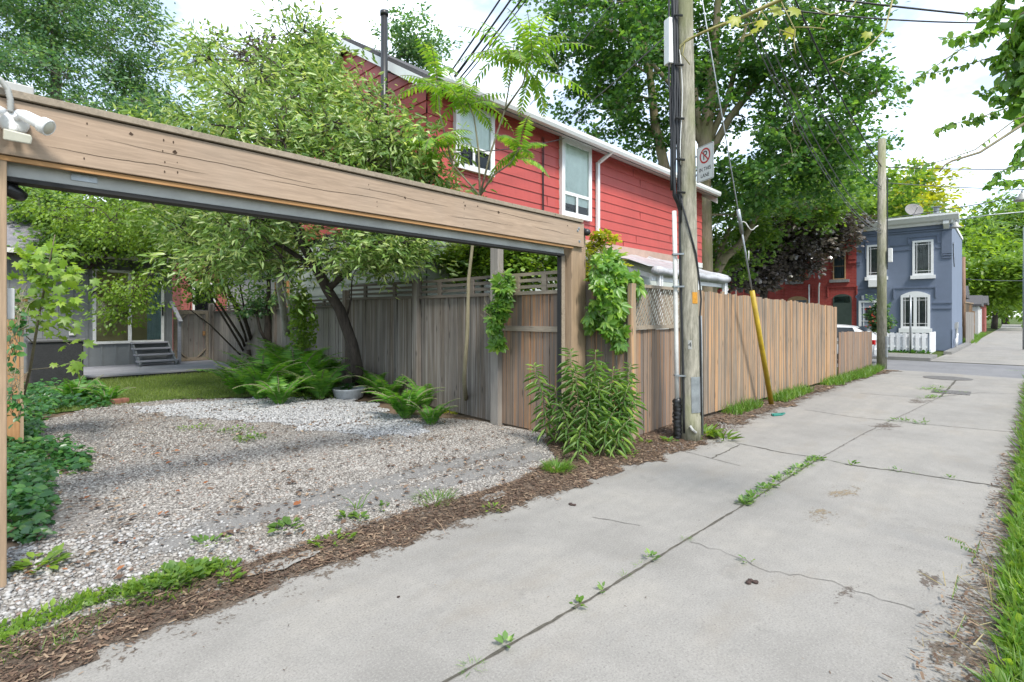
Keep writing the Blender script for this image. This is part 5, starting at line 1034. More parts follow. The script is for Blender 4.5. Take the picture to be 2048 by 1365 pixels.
# --- trees on the left
a0 = at(120, 640, 22)
tree('poplar_tree', 'large dark green tree filling the upper left sky', [(a0.x, a0.y, 0), at(120, 500, 22), at(115, 300, 22), at(110, 100, 22), at(105, -80, 22)], [.35, .3, .24, .16, .06],
     [E(60, 60, 22, 150, 150, 46), E(200, 60, 22, 110, 130, 34), E(265, 130, 22, 55, 90, 14), E(130, 200, 21, 170, 80, 30), E(-60, 100, 21, 90, 200, 20), E(270, 240, 20, 60, 50, 8), E(100, -120, 22, 200, 110, 22)], KITE, .16, 260, G['dark'], B1, 21, cr=.85, subs=8, sub_r=.3, droop=.4, flat=.5, jit=.5)
b0 = at(128, 715, 14.8)
tree('garden_tree', 'small dark trunked tree leaning over the black storage box', [(b0.x, b0.y, .1), at(122, 660, 14.6), at(150, 610, 14.2), at(145, 560, 14), at(120, 500, 14), at(105, 430, 14)], [.13, .12, .11, .09, .07, .04],
     [E(60, 400, 14, 90, 60, 22), E(180, 430, 13.5, 110, 70, 30), E(60, 510, 14, 70, 70, 18), E(120, 490, 13.5, 70, 40, 12), E(230, 480, 13.5, 80, 25, 10), E(330, 440, 14, 90, 50, 12), E(160, 540, 14.5, 80, 25, 8)], OVAL, .12, 150, G['mid'], B2, 22, cr=.5, droop=.3,
     limbs=[(v3(at(150, 610, 14.2), at(175, 590, 13.8), at(205, 575, 13.5)), [.05, .04, .015]), (v3(at(145, 560, 14), at(200, 520, 13.6), at(280, 470, 13.5)), [.06, .04, .015])])
c0 = at(290, 760, 15.2)
tree('birch_tree', 'light green drooping small leaved tree before the sliding door', [gnd(520, 735), at(490, 640, 13.0), at(430, 540, 12.6), at(340, 450, 12), at(300, 400, 11.5)], [.05, .045, .04, .03, .02],
     [E(300, 450, 11.5, 110, 60, 34), E(390, 480, 12, 90, 60, 24), E(200, 440, 12, 80, 50, 14), E(285, 560, 11.2, 35, 60, 7), E(240, 610, 11, 22, 38, 4), E(330, 380, 12, 120, 30, 14), E(440, 560, 12, 40, 40, 6)], OVAL, .075, 150, G['bright'], B2, 23, cr=.36, droop=.9, flat=.4, jit=.5)
d0 = gnd(716, 778); pt = lambda u, v, d: at(u, v, d)
tree('pear_tree', 'leaning silver green willow leaved tree arching over the ferns', [(d0.x, d0.y, d0.z-.05), at(715, 740, 9.1), at(705, 690, 9.0), at(680, 620, 8.9), at(655, 580, 8.8), at(635, 540, 8.6), at(600, 480, 8.3), at(575, 400, 8.2), at(570, 300, 8.2)], [.11, .10, .095, .09, .085, .08, .07, .05, .03],
     [E(560, 300, 8.0, 210, 90, 46), E(680, 350, 8.2, 140, 80, 22), E(790, 320, 7.8, 90, 100, 20), E(430, 330, 8.6, 130, 90, 22), E(620, 190, 8.3, 110, 80, 18), E(740, 230, 8.4, 90, 70, 5), E(612, 150, 8.8, 36, 55, 6), E(480, 200, 8.8, 110, 70, 10), E(590, 90, 8.6, 40, 60, 5), E(430, 130, 9, 40, 60, 4), E(700, 490, 8.2, 130, 50, 16), E(800, 500, 7.9, 60, 40, 9), E(520, 490, 8.4, 120, 60, 20), E(380, 480, 9, 90, 50, 8), E(860, 420, 8.2, 50, 60, 7)],
     PEAR, .125, 150, G['silver'], B2, 24, cr=.40, subs=7, sub_r=.36, droop=.25, flat=.4, jit=.55,
     limbs=[(v3(at(655, 580, 8.8), at(720, 520, 8.4), at(790, 440, 8)), [.06, .045, .02]), (v3(at(635, 540, 8.6), at(560, 490, 8.5), at(460, 450, 8.6)), [.05, .035, .015]), (v3(at(690, 650, 9), at(702, 600, 8.9), at(704, 560, 8.8)), [.018, .014, .01])])
e0 = gnd(500, 728)
stems = [(v3(e0, at(480, 690, 13.6), at(450, 640, 13.2), at(405, 570, 12.8)), [.035, .03, .026, .015]), (v3(e0, at(485, 680, 13.6), at(440, 610, 13.2), at(395, 540, 12.8)), [.04, .034, .028, .015]), (v3(e0, at(490, 670, 13.6), at(460, 590, 13.2), at(440, 520, 12.8)), [.035, .03, .025, .012]), (v3(e0, at(470, 700, 13.6), at(420, 650, 13.2), at(380, 620, 12.8)), [.025, .02, .016, .01]), (v3(e0, at(494, 650, 13.8), at(480, 570, 13.6), at(470, 510, 13.5)), [.03, .026, .02, .012])]
tree('lilac_shrub', 'many stemmed dark shrub fanning left beside the deck', [e0, at(498, 715, 13.8), at(497, 700, 13.8)], [.07, .06, .05], [E(430, 540, 12.8, 70, 40, 12), E(470, 480, 13, 60, 40, 10), E(380, 580, 12.6, 20, 20, 3)], OVAL, .085, 110, G['mid'], B2, 25, cr=.3, cat='shrub', limbs=stems)
f0 = gnd(540, 722)
tree('lilac_shrub', 'upright dark twin stemmed shrub against the grey fence', [f0, at(540, 700, 13), at(535, 670, 12.9), at(537, 600, 12.8), at(538, 520, 12.6)], [.10, .09, .085, .06, .03], [E(520, 560, 12.6, 40, 60, 10), E(560, 500, 12.5, 40, 40, 8), E(500, 620, 12.8, 18, 30, 3)], OVAL, .085, 110, G['dark'], B2, 26, cr=.28, cat='shrub',
     limbs=[(v3(at(537, 690, 12.9), at(520, 660, 12.8), at(508, 600, 12.7)), [.05, .04, .02]), (v3(at(543, 690, 12.9), at(552, 660, 12.8), at(548, 600, 12.7)), [.045, .035, .02])])
for k, (pts, rr_, lab) in enumerate((([gnd(577, 722), at(573, 660, 12), at(560, 580, 11.6), at(552, 500, 11.3)], [.085, .08, .07, .05], 'thick pale mottled trunk leaning among the shrubs'), ([gnd(612, 735), at(604, 690, 11.3), at(585, 630, 11), at(565, 570, 10.8)], [.05, .048, .042, .03], 'slim pale leaning trunk beside the ivy'))):
    tree('pale_tree', lab, pts, rr_, [E(pts[3].x*0+560-10*k, 480, 10.8, 50, 40, 6)], LANCE, .12, 120, G['silver'], B4, 27+k, cr=.3)
# trees behind the roofs
for nm, lab, u, v, d, ru, rv, mt_, n, sd in (('purple_tree', 'dark purple tree top showing behind the silver leaved tree', 520, 150, 24, 40, 70, 'purple', 12, 31), ('conifer_tree', 'dark green tree top left of the red house gable', 645, 110, 26, 35, 80, 'dark', 14, 32), ('green_tree', 'green tree top behind the red house roof', 815, 110, 27, 70, 75, 'dark', 22, 33), ('green_tree', 'green tree behind the grey house roof', 300, 330, 30, 200, 90, 'dark', 34, 34), ('green_tree', 'leafy tree behind the far left of the yard', -20, 460, 20, 130, 170, 'mid', 34, 35), ('green_tree', 'leafy tree between the white outbuilding and the red house', 620, 470, 17, 90, 90, 'mid', 20, 36)):
    b = at(u, 640, d); tree(nm, lab, [(b.x, b.y, 0), at(u, 560, d), at(u, v, d)], [.3, .25, .08], [E(u, v, d, ru, rv, n)], KITE, .22, 200, G[mt_], B2, sd, cr=.75, subs=6, twigs=False)
# japanese maple and small bushes behind the fences
j = at(1000, 640, 9.2); tree('japanese_maple', 'bright layered maple shrub behind the slatted fence', [(j.x, j.y, 0), at(1000, 600, 9.2), at(1005, 550, 9.2)], [.06, .05, .03], [E(950, 525, 9.4, 60, 40, 16), E(1060, 530, 8.6, 70, 40, 18), E(1010, 500, 9.4, 90, 30, 16)], MAPLE_S, .085, 200, G['bright'], B2, 37, cr=.28, flat=1.3, jit=.3, lift=.1, cat='shrub')
j = at(1195, 640, 8.6); tree('japanese_maple', 'orange tipped maple twigs beside the camera post', [(j.x, j.y, 0), at(1190, 600, 8.6), at(1190, 540, 8.6)], [.04, .03, .02], [E(1190, 485, 8.6, 22, 16, 4), E(1200, 540, 8.4, 40, 26, 7)], MAPLE_S, .075, 130, G['yellow'], B2, 38, cr=.16, flat=1.2, jit=.3, cat='shrub')
# --- pinnate leaves: ferns and the tall sapling
def frond(acc, base, dirh, L, rise, arch, npair, pl, rs, tip=.35, hang=.25, taper_in=.25):
    """midrib curve with paired leaflets; returns the rib points"""
    base = np.array(base, float); dh = np.array(dirh, float); pts = []; ang = rise; p = base.copy(); n = npair
    for i in range(n+1):
        pts.append(p.copy()); s = L/n; p = p+s*(dh*cos(ang)+np.array([0, 0, sin(ang)])); ang -= arch/n
    side = np.cross(dh, [0, 0, 1.]); side /= np.linalg.norm(side)
    for i in range(1, n+1):
        t = i/n; q = pts[i]; T = pts[i]-pts[i-1]; T /= np.linalg.norm(T); w = pl*min(1, t/taper_in+.25)*(1-(max(0, t-tip)/(1-tip))**1.6*.85)
        for sg in (1, -1):
            d = side*sg*.9+T*.38+np.array([0, 0, -hang])+rs.normal(size=3)*.07
            acc[0].append(q); acc[1].append(d); acc[2].append(np.cross(T, side)*1.0+rs.normal(size=3)*.12+np.array([0, 0, .01])); acc[3].append(w*(.9+.2*rs.rand()))
    return [Vector(q) for q in pts]
def fern(label, x, y, size, nf, seed, group, aim=None):
    rs = np.random.RandomState(seed); root = thing('fern', label, 'fern', (x, y, gz(x, y)), group); acc = ([], [], [], []); mb = MB(); a0 = rs.rand()*6
    for k in range(nf):
        a = a0+2*pi*k/nf+rs.normal()*.25
        L = size*(.75+.45*rs.rand()); r = frond(acc, (x+.05*cos(a), y+.05*sin(a), gz(x, y)), (cos(a), sin(a), 0), L, 1.5-.25*rs.rand(), 1.1+.7*rs.rand(), 30, L*.2, rs)
        mb.tube(r, [.005]*len(r), 4, cap=False)
    mb.build('stalk', B5, root); leafmesh('frond', acc[0], acc[1], np.array(acc[2]), acc[3], PINNA, G['fern'], root)
for k, (u, v, s, n) in enumerate(((480, 790, .85, 12), (535, 785, 1.1, 15), (590, 790, 1.2, 15), (625, 762, 1.35, 15), (570, 750, 1.3, 14), (520, 800, .95, 13), (565, 778, .95, 14), (610, 775, 1.0, 14), (655, 772, 1.0, 14), (700, 768, .9, 12), (560, 810, .7, 11), (500, 775, .75, 11), (640, 800, .85, 13), (595, 758, 1.05, 14), (680, 755, 1.0, 12), (740, 790, .75, 11), (540, 760, .9, 12))):
    p = gnd(u, v); fern('green fern in the dense fern bed beneath the leaning tree', p.x, p.y, s, n, 100+k, 'ferns in the bed under the tree')
for k, (u, v, s, n, lab) in enumerate(((812, 838, .72, 14, 'large fern against the grey fence left of the thin sapling'), (775, 805, .7, 12, 'fern directly right of the grey bowl planter'), (862, 850, .48, 10, 'low fern with fronds spread onto the gravel'), (850, 815, .6, 10, 'dark fern behind the low one along the grey fence'), (150, 806, .55, 12, 'fern in front of the black storage box'), (215, 808, .45, 9, 'small fern at the corner of the lawn by a brick'))):
    p = gnd(u, v); fern(lab, p.x, p.y, s, n, 130+k, 'ferns along the yard edges')
rs_ = np.random.RandomState(55); s0 = gnd(935, 824); fk = at(960, 392, 7.35)
sp = thing('sapling', 'thin sapling with long pinnate leaves in front of the grey fence', 'tree', s0); mb = MB(); acc = ([], [], [], [])
mb.tube([s0, at(928, 760, 7.4), at(935, 660, 7.4), at(937, 560, 7.4), at(945, 490, 7.38), fk], [.034, .03, .028, .025, .022, .02], 10)
tops = []
for P in ([fk, at(905, 330, 7.4), at(868, 275, 7.4)], [fk, at(957, 300, 7.5), at(948, 235, 7.5), at(930, 190, 7.6)], [fk, at(980, 310, 7.3), at(1010, 220, 7.3), at(1022, 150, 7.3), at(1028, 90, 7.3)], [fk, at(985, 352, 7.2), at(1020, 328, 7.1), at(1040, 295, 7.1)], [at(1010, 220, 7.3), at(1045, 170, 7.1), at(1065, 110, 7.1)], [at(905, 330, 7.4), at(880, 230, 7.6), at(875, 150, 7.7)]):
    mb.tube(P, [.016-.009*i/(len(P)-1) for i in range(len(P))], 7); tops.append(P[-1])
for q, n, L, rise in zip(tops, (11, 12, 14, 8, 11, 10), (.78, .88, .88, .6, .85, .75), (.5, .5, .6, .45, .55, .6)):
    for k in range(n):
        a = 2*pi*k/n*1.0+rs_.rand()*.5; b = q-Vector((0, 0, .32*rs_.rand()*L)); r = frond(acc, b, (cos(a), sin(a), 0), L*(.75+.4*rs_.rand()), rise+.35*rs_.normal(), 1.0+.3*rs_.rand(), 14, .14, rs_, .6, .8, .12); mb.tube(r, [.004]*len(r), 4, cap=False)
mb.build('stem', B5, sp, True); leafmesh('foliage', acc[0], acc[1], np.array(acc[2]), acc[3], KITE if False else LEAFLET, G['ail'], sp)
# --- hanging creepers
def creeper(name, lab, ells, n, size, seed, mat, tpl=CREEPER, face=(0, -1, 0), stems=(), cat='vine', sparse=0):
    rs = np.random.RandomState(seed); P = []
    for c, rx, rz, w, fd in ells:
        q = rs.normal(size=(int(n*w), 3)); q = q/np.linalg.norm(q, axis=1)[:, None]*(rs.rand(len(q), 1)**.45); P.append(np.array(c)+q*np.array([rx, rx*fd, rz]))
    P = np.concatenate(P); m = len(P); root = thing(name, lab, cat, tuple(P[np.argmin(P[:, 2])]))
    D = nrm(np.array(face)*.45+np.array([0, 0, -.6])+rs.normal(size=(m, 3))*.7); N = nrm(np.array(face)*.8+np.array([0, 0, .6])+rs.normal(size=(m, 3))*.35)
    mb = MB()
    for s in stems: mb.tube(s, .006, 5)
    for i in rs.randint(0, m, min(m, 90)): p = Vector(P[i]); mb.tube([p, p+Vector((rs.normal()*.03, .05, .10)), p+Vector((rs.normal()*.06, .1, .16))], .0025, 4, cap=False)
    mb.build('stem', B5, root, True); leafmesh('foliage', P, D, N, size*(.6+.6*rs.rand(m)), tpl, mat, root); return root
fv = tuple(fr_)
creeper('creeper', 'thick green five leaved creeper spilling over the fence beside the gate post', [E(1218, 548, 6.55, 58, 42, .30, .5), E(1225, 590, 6.5, 58, 45, .30, .45), E(1228, 640, 6.45, 38, 45, .2, .4), E(1185, 630, 6.5, 18, 35, .05, .5), E(1240, 675, 6.4, 18, 24, .05, .5), E(1270, 570, 6.6, 22, 25, .05, .5), E(1215, 520, 6.6, 30, 18, .08, .5)], 520, .155, 61, G['creeper'], face=fv)
creeper('creeper', 'narrow green creeper hanging down the tall post on the garden fence', [E(1010, 570, 7.0, 20, 24, .3, .4), E(1005, 610, 7.0, 17, 26, .28, .4), E(990, 650, 7.0, 20, 22, .22, .4), E(995, 685, 7.0, 14, 14, .08, .4), E(985, 625, 7.0, 12, 30, .1, .4)], 190, .14, 62, G['creeper'], face=fv)
creeper('ivy', 'yellow green ivy climbing the fence end behind the leaning trunk', [E(606, 650, 10.7, 32, 75, .8, .25), E(598, 600, 10.7, 24, 45, .2, .3)], 800, .10, 63, G['bright'], OVAL, face=fv)
# foreground vine from the right
def shoot(mb, acc, P, nl, size, rs, r=.004, droop=.8):
    P = [Vector(p) for p in P]; mb.tube(P, [r*(1-.6*i/(len(P)-1)) for i in range(len(P))], 6)
    for k in range(nl):
        t = rs.rand()*(len(P)-1); i = min(int(t), len(P)-2); q = P[i].lerp(P[i+1], t-i)
        acc[0].append(np.array(q)+rs.normal(size=3)*.008); acc[1].append(rs.normal(size=3)*.6+np.array([0, 0, -droop])); acc[2].append(rs.normal(size=3)*.6+np.array([0, 0, .5])-np.array([FW[0], FW[1], 0])*.5); acc[3].append(size*(.45+.8*rs.rand()))
rs_ = np.random.RandomState(77); acc = ([], [], [], []); vn = thing('hanging_vine', 'dark green vine hanging into view at the upper right', 'vine', at(2060, 0, 3)); mb = MB()
VS = [([(2090, -80, 2.8), (2035, 60, 2.8), (2025, 160, 2.85), (2040, 240, 2.85)], 50, .075), ([(2120, -20, 2.7), (2040, 30, 2.75), (2005, 110, 2.8), (2015, 170, 2.8)], 40, .065), ([(2120, 250, 2.9), (2050, 280, 2.9), (2030, 330, 2.9)], 22, .055), ([(2120, -60, 2.9), (2030, 40, 2.9), (1950, 70, 2.9), (1880, 80, 2.8)], 34, .06), ([(2100, 0, 3), (2010, 60, 3), (1920, 100, 3), (1860, 140, 3), (1820, 170, 3), (1790, 185, 3)], 26, .045), ([(2100, 60, 3), (2000, 110, 3), (1900, 140, 3), (1840, 150, 3)], 30, .045), ([(2110, 190, 3), (2020, 215, 3), (1960, 235, 3), (1900, 250, 3), (1878, 258, 3)], 44, .05), ([(2110, 130, 3), (2020, 160, 3), (1960, 190, 3)], 26, .05), ([(2110, 210, 2.6), (2030, 240, 2.6), (1950, 300, 2.6), (1890, 320, 2.6), (1830, 335, 2.6)], 8, .035), ([(2110, 300, 3), (2040, 325, 3), (1990, 350, 3), (1975, 375, 3)], 26, .05), ([(2110, 340, 3), (2045, 360, 3), (2000, 365, 3)], 14, .05), ([(2080, -40, 2.8), (2050, 60, 2.8), (2045, 140, 2.8), (2050, 220, 2.8)], 60, .085), ([(2100, -40, 2.7), (2065, 80, 2.7), (2062, 200, 2.7), (2066, 290, 2.7)], 60, .085), ([(2050, -60, 2.6), (2000, 0, 2.7), (1980, 50, 2.8)], 30, .07), ([(2100, 20, 2.9), (1990, 20, 2.9), (1930, 30, 2.9)], 30, .055), ([(2110, 180, 3), (2040, 200, 3), (1985, 195, 3)], 30, .055), ([(2110, 90, 3), (2030, 110, 3), (1985, 130, 3)], 34, .06)]
for P, n, s in VS: shoot(mb, acc, [at(*p) for p in P], int(n*3.2), s*.85, rs_)
mb.tube([at(2110, 215, 2.5), at(2045, 250, 2.5), at(1960, 305, 2.5), at(1905, 322, 2.5), at(1890, 330, 2.5), at(1878, 345, 2.5)], [.008, .007, .006, .005, .004, .003], 6)
mb.tube([at(2200, -400, 2.9), at(2120, -60, 2.9), at(2100, 120, 2.9), at(2110, 400, 2.95), at(2125, 900, 3.0), Vector((4.4, -.42, .02))], .02, 8)
mb.build('stem', B5, vn, True); leafmesh('foliage', acc[0], acc[1], acc[2], acc[3], OVAL, G['creeper'], vn)
rs_ = np.random.RandomState(78); acc = ([], [], [], []); vn = thing('vine_shoot', 'pale yellow green vine shoot with curling tendrils before the near pole', 'vine', at(1600, -60, 2.0)); mb = MB()
sh = [at(1660, -60, 2.0), at(1560, 0, 2.0), at(1490, 32, 2.05), at(1430, 55, 2.1), at(1395, 70, 2.1), at(1370, 85, 2.15), at(1358, 100, 2.15)]
mb.tube(sh, [.009, .008, .007, .006, .005, .003, .0015], 7)
for P in ([(1500, 28, 2.05), (1520, 50, 2.05), (1500, 70, 2.05), (1475, 80, 2.05)], [(1520, 20, 2.05), (1540, 45, 2.05), (1520, 62, 2.05), (1490, 72, 2.05)], [(1560, 0, 2), (1580, 40, 2), (1590, 60, 2), (1588, 90, 2), (1592, 108, 2)], [(1585, 55, 2), (1620, 55, 2), (1650, 58, 2)], [(1588, 70, 2), (1560, 60, 2), (1558, 82, 2)], [(1395, 70, 2.1), (1375, 78, 2.1), (1360, 92, 2.1), (1362, 110, 2.1)], [(1640, 55, 2), (1648, 40, 2)], [(1370, 85, 2.15), (1365, 110, 2.15), (1380, 130, 2.15)], [(1530, 10, 2.05), (1510, 45, 2.05), (1475, 55, 2.05)]):
    mb.tube([at(*p) for p in P], .0022, 5)
for u, v, s in ((1478, 22, .085), (1535, 32, .07), (1580, 20, .10), (1592, 45, .075), (1600, 10, .09), (1740, 55, .06), (1515, 52, .05)):
    acc[0].append(np.array(at(u, v, 2.03))); acc[1].append(np.array([-.3, .2, -.7])+rs_.normal(size=3)*.3); acc[2].append(-np.array([FW[0], FW[1], -.5])+rs_.normal(size=3)*.3); acc[3].append(s)
mb.tube([at(1800, -60, 2.2), at(1770, 60, 2.2), at(1730, 100, 2.2), at(1690, 115, 2.2), at(1660, 128, 2.2)], .0035, 6); mb.tube([at(1690, 115, 2.2), at(1680, 140, 2.2), at(1700, 150, 2.2)], .002, 5); mb.tube([at(1740, -40, 2.2), at(1700, 20, 2.2), at(1660, 30, 2.2), at(1625, 15, 2.2)], .003, 6)
mb.build('stem', M_plain('yellow_green_stem', (.34, .30, .09), .5), vn, True); leafmesh('foliage', acc[0], acc[1], acc[2], acc[3], MAPLE, G['yellow'], vn)
# near maple sapling on the left
rs_ = np.random.RandomState(79); acc = ([], [], [], []); q0 = gnd(30, 860); ms = thing('maple_sapling', 'bright young maple sapling beside the orange screen panel', 'tree', q0); mb = MB()
mb.tube([q0, at(60, 740, 5.8), at(80, 620, 5.6), at(100, 520, 5.4), at(110, 470, 5.3)], [.016, .014, .012, .008, .004], 7)
for P in ([(80, 620, 5.6), (120, 600, 5.5), (150, 590, 5.4)], [(60, 740, 5.8), (110, 735, 5.5), (160, 722, 5.3)], [(75, 660, 5.7), (110, 670, 5.5), (140, 690, 5.4)], [(90, 560, 5.5), (60, 530, 5.4), (30, 500, 5.3)], [(95, 530, 5.4), (130, 530, 5.4), (150, 550, 5.4)], [(70, 690, 5.7), (40, 660, 5.6), (20, 650, 5.6)]):
    P = [at(*p) for p in P]; mb.tube(P, [.006, .004, .002], 5)
    for k in range(9):
        q = P[1].lerp(P[2], rs_.rand()); acc[0].append(np.array(q)+rs_.normal(size=3)*.06)
for k in range(150): acc[0].append(np.array(at(55+90*rs_.rand(), 485+170*rs_.rand(), 5.3+.4*rs_.rand())))
for k in range(60): acc[0].append(np.array(at(25+60*rs_.rand(), 480+140*rs_.rand(), 5.4)))
m = len(acc[0]); P = np.array(acc[0]); D = nrm(rs_.normal(size=(m, 3))*.6+np.array([.3, -.2, -.35])); N = nrm(rs_.normal(size=(m, 3))*.3+np.array([-.2, -.4, .8]))
mb.build('stem', B5, ms, True); leafmesh('foliage', P, D, N, .165*(.55+.6*rs_.rand(m)), MAPLE, G['bright'], ms)
# goldenrod-like weeds at the gate post
rs_ = np.random.RandomState(80)
for k, (u, v, h, lean) in enumerate(((1095, 890, .95, -.25), (1118, 893, .7, -.1), (1148, 900, 1.15, -.06), (1160, 905, .95, -.1), (1178, 905, .85, .05), (1188, 900, 1.15, .02), (1200, 905, .8, -.05), (1215, 902, .95, .08), (1228, 902, .9, .1), (1240, 900, 1.0, .16), (1250, 905, .7, .25), (1170, 912, .6, .1), (1205, 915, .5, .3), (1225, 915, .45, .6), (1140, 905, .55, -.3), (1155, 925, .35, .1), (1190, 895, 1.0, .1), (1235, 905, .8, .2))):
    p = gnd(u, v); acc = ([], [], [], []); w = thing('weed', 'tall narrow leaved weed stem in the clump at the foot of the gate post', 'weed', p, 'weeds at the gate post'); n = int(68*h)
    r_ = Vector((RT[0], RT[1], 0)); top = p+Vector((0, 0, h))+r_*lean*h*.7-Vector((FW[0], FW[1], 0))*.1*rs_.rand(); mid = p.lerp(top, .55)-r_*lean*h*.15+Vector((0, 0, .05))
    C = [p, p.lerp(mid, .5), mid, mid.lerp(top, .5)+Vector((0, 0, .02)), top]; mb = MB(); mb.tube(C, [.006, .005, .005, .004, .003], 5)
    for i in range(n):
        t = .12+.88*i/n; s = t*4; j_ = min(int(s), 3); q = C[j_].lerp(C[j_+1], s-j_); a = i*2.4; up = .9 if t > .88 else .25
        acc[0].append(np.array(q)); acc[1].append(np.array([cos(a), sin(a), up-.5 if t > .88 else -.55+.5*t])); acc[2].append(np.array([0, 0, 1.])+rs_.normal(size=3)*.2); acc[3].append((.19 if t < .85 else .12)*(.7+.5*rs_.rand()))
    mb.build('stem', B5, w, True); leafmesh('foliage', acc[0], acc[1], acc[2], acc[3], WILLOW, G['weed'], w)
# --- small weeds: rosettes and tufts, each a thing
def rosette(name, lab, p, n, size, mat, seed, tpl=OVAL, up=.5, spread=.1, group=None):
    rs = np.random.RandomState(seed); r = np.sqrt(rs.rand(n))*spread; a = rs.rand(n)*2*pi; P = np.stack([p.x+r*np.cos(a), p.y+r*np.sin(a), np.full(n, p.z)+rs.rand(n)*.03*(tpl is not BLADE)], 1)
    D = np.stack([np.cos(a)+rs.normal(size=n)*.4, np.sin(a)+rs.normal(size=n)*.4, up+rs.normal(size=n)*.25], 1); N = np.stack([-np.cos(a)*.5, -np.sin(a)*.5, np.ones(n)], 1)+rs.normal(size=(n, 3))*.2
    o = leafmesh(name, P-0*np.array(p), D, N, size*(.5+.7*rs.rand(n)), tpl, mat); return tag(o, lab, 'weed', group)
g3 = 'small weeds along the lane edge'
for k, (u, v, n, s, sp_, kd) in enumerate(((80, 1135, 40, .085, .10, 0), (420, 1093, 16, .07, .1, 0), (575, 1062, 18, .09, .08, 0), (665, 1088, 22, .08, .12, 0), (690, 1040, 10, .09, .04, 0), (720, 1043, 9, .08, .04, 0), (715, 1020, 6, .1, .03, 1), (765, 1020, 9, .06, .05, 0), (870, 1005, 120, .06, .16, 1), (985, 1025, 12, .06, .07, 0), (1115, 943, 380, .075, .12, 1), (1410, 872, 50, .18, .09, 2), (1445, 880, 40, .14, .12, 2), (1390, 878, 20, .14, .05, 2), (1340, 885, 14, .1, .06, 0), (1290, 888, 12, .09, .06, 0), (1262, 912, 14, .08, .07, 0), (360, 1160, 60, .09, .13, 0), (405, 1145, 40, .07, .1, 0), (300, 1180, 60, .06, .18, 0), (330, 1185, 70, .06, .16, 1), (455, 1165, 14, .08, .06, 0), (500, 880, 90, .055, .16, 0), (470, 865, 60, .05, .2, 0), (390, 860, 50, .05, .2, 0), (870, 812, 40, .05, .15, 0), (1135, 878, 30, .08, .14, 0))):
    p = gnd(u, v); p.z += .012; n = max(n, 6)
    if kd == 2: rosette('weed', 'lush bright weeds sprawling at the foot of the near pole', p, n, s, G['bright'], 200+k, LANCE, .75, sp_, 'weeds at the pole foot')
    elif kd == 1: rosette('weed', 'grassy green tuft growing in the mulch beside the lane', p, n, s*1.6, G['grass'], 200+k, BLADE, 1.0, sp_, 'grass tufts in the mulch')
    else: rosette('weed', 'low broad leaved weed growing along the gravel and mulch edge', p, int(n*1.5), s*.72, G['mid'] if k % 3 else G['bright'], 200+k, OVAL, .45, sp_, g3)
rj = random.Random(17); JW = [(1373, 1080, 30, .03), (1300, 1120, 18, .03), (1280, 1132, 10, .03), (1155, 1215, 12, .03), (945, 1335, 36, .045), (1205, 1185, 5, .02), (1250, 1155, 6, .02), (1015, 1293, 6, .02), (1680, 927, 12, .03), (1705, 931, 10, .03), (1775, 941, 16, .04), (1795, 943, 8, .03), (1830, 948, 7, .03), (1900, 957, 5, .03), (1785, 843, 22, .08), (1800, 842, 22, .07), (1815, 843, 20, .07), (1842, 848, 14, .05), (1852, 797, 40, .12), (1866, 796, 40, .1), (1874, 792, 36, .1), (1880, 786, 30, .1), (1850, 779, 50, .12), (1862, 780, 50, .12), (1893, 777, 50, .1), (1873, 775, 30, .1), (1925, 785, 16, .06), (1495, 1125, 7, .03), (2030, 742, 40, .15)]
for a, b, m in (((1483, 1014), (1512, 994), 6), ((1518, 990), (1548, 970), 6), ((1556, 964), (1590, 944), 7), ((1592, 943), (1640, 917), 10)):
    for i in range(m): q = (i+rj.random()*.7)/m; JW.append((a[0]+(b[0]-a[0])*q+rj.gauss(0, 2), a[1]+(b[1]-a[1])*q+rj.gauss(0, 1.5), rj.randint(14, 30), .035))
for k, (u, v, n, sp_) in enumerate(JW):
    p = gnd(u, v); p.z += .004; rosette('weed', 'small weeds sprouting from the dark joints of the concrete lane', p, max(n, 9), (.036 if v > 900 else .055)*rj.uniform(.8, 1.3), G['weed'] if k % 3 else G['grass'], 300+k, OVAL if k % 2 else BLADE, rj.uniform(.3, .9), sp_*1.25, 'weeds in the lane joints')
ss = at(1985, 1190, 2.75); ss.z = .03; gs = thing('grass_stalk', 'dry arching grass stalks with seed heads leaning over the lane edge', 'grass', ss); mb = MB(); acc = ([], [], [], [])
for P in ([ss, at(1965, 1130, 2.75), at(1930, 1085, 2.75), at(1895, 1072, 2.7)], [ss, at(1975, 1140, 2.8), at(1950, 1100, 2.75), at(1920, 1090, 2.7)], [ss, at(1950, 1180, 2.7), at(1915, 1150, 2.65), at(1905, 1190, 2.6)], [ss+Vector((-.2, 0, 0)), at(1960, 1250, 2.55), at(1930, 1230, 2.5), at(1910, 1270, 2.45)], [ss+Vector((.2, 0, 0)), at(1985, 1130, 2.9), at(1960, 1080, 2.9), at(1945, 1120, 2.9)]):
    mb.tube(P, [.0022, .0018, .0014, .0009], 5)
    for k in range(16): q = P[2].lerp(P[3], k/15); acc[0].append(np.array(q)); acc[1].append(np.array([rj.gauss(0, .3), rj.gauss(0, .3), -1.])); acc[2].append(np.array([rj.gauss(0, 1), rj.gauss(0, 1), .2])); acc[3].append(.022)
mb.build('stem', G['straw'], gs); leafmesh('seed_head', acc[0], acc[1], acc[2], acc[3], LANCE, G['weed'], gs)
from mathutils import noise as mn
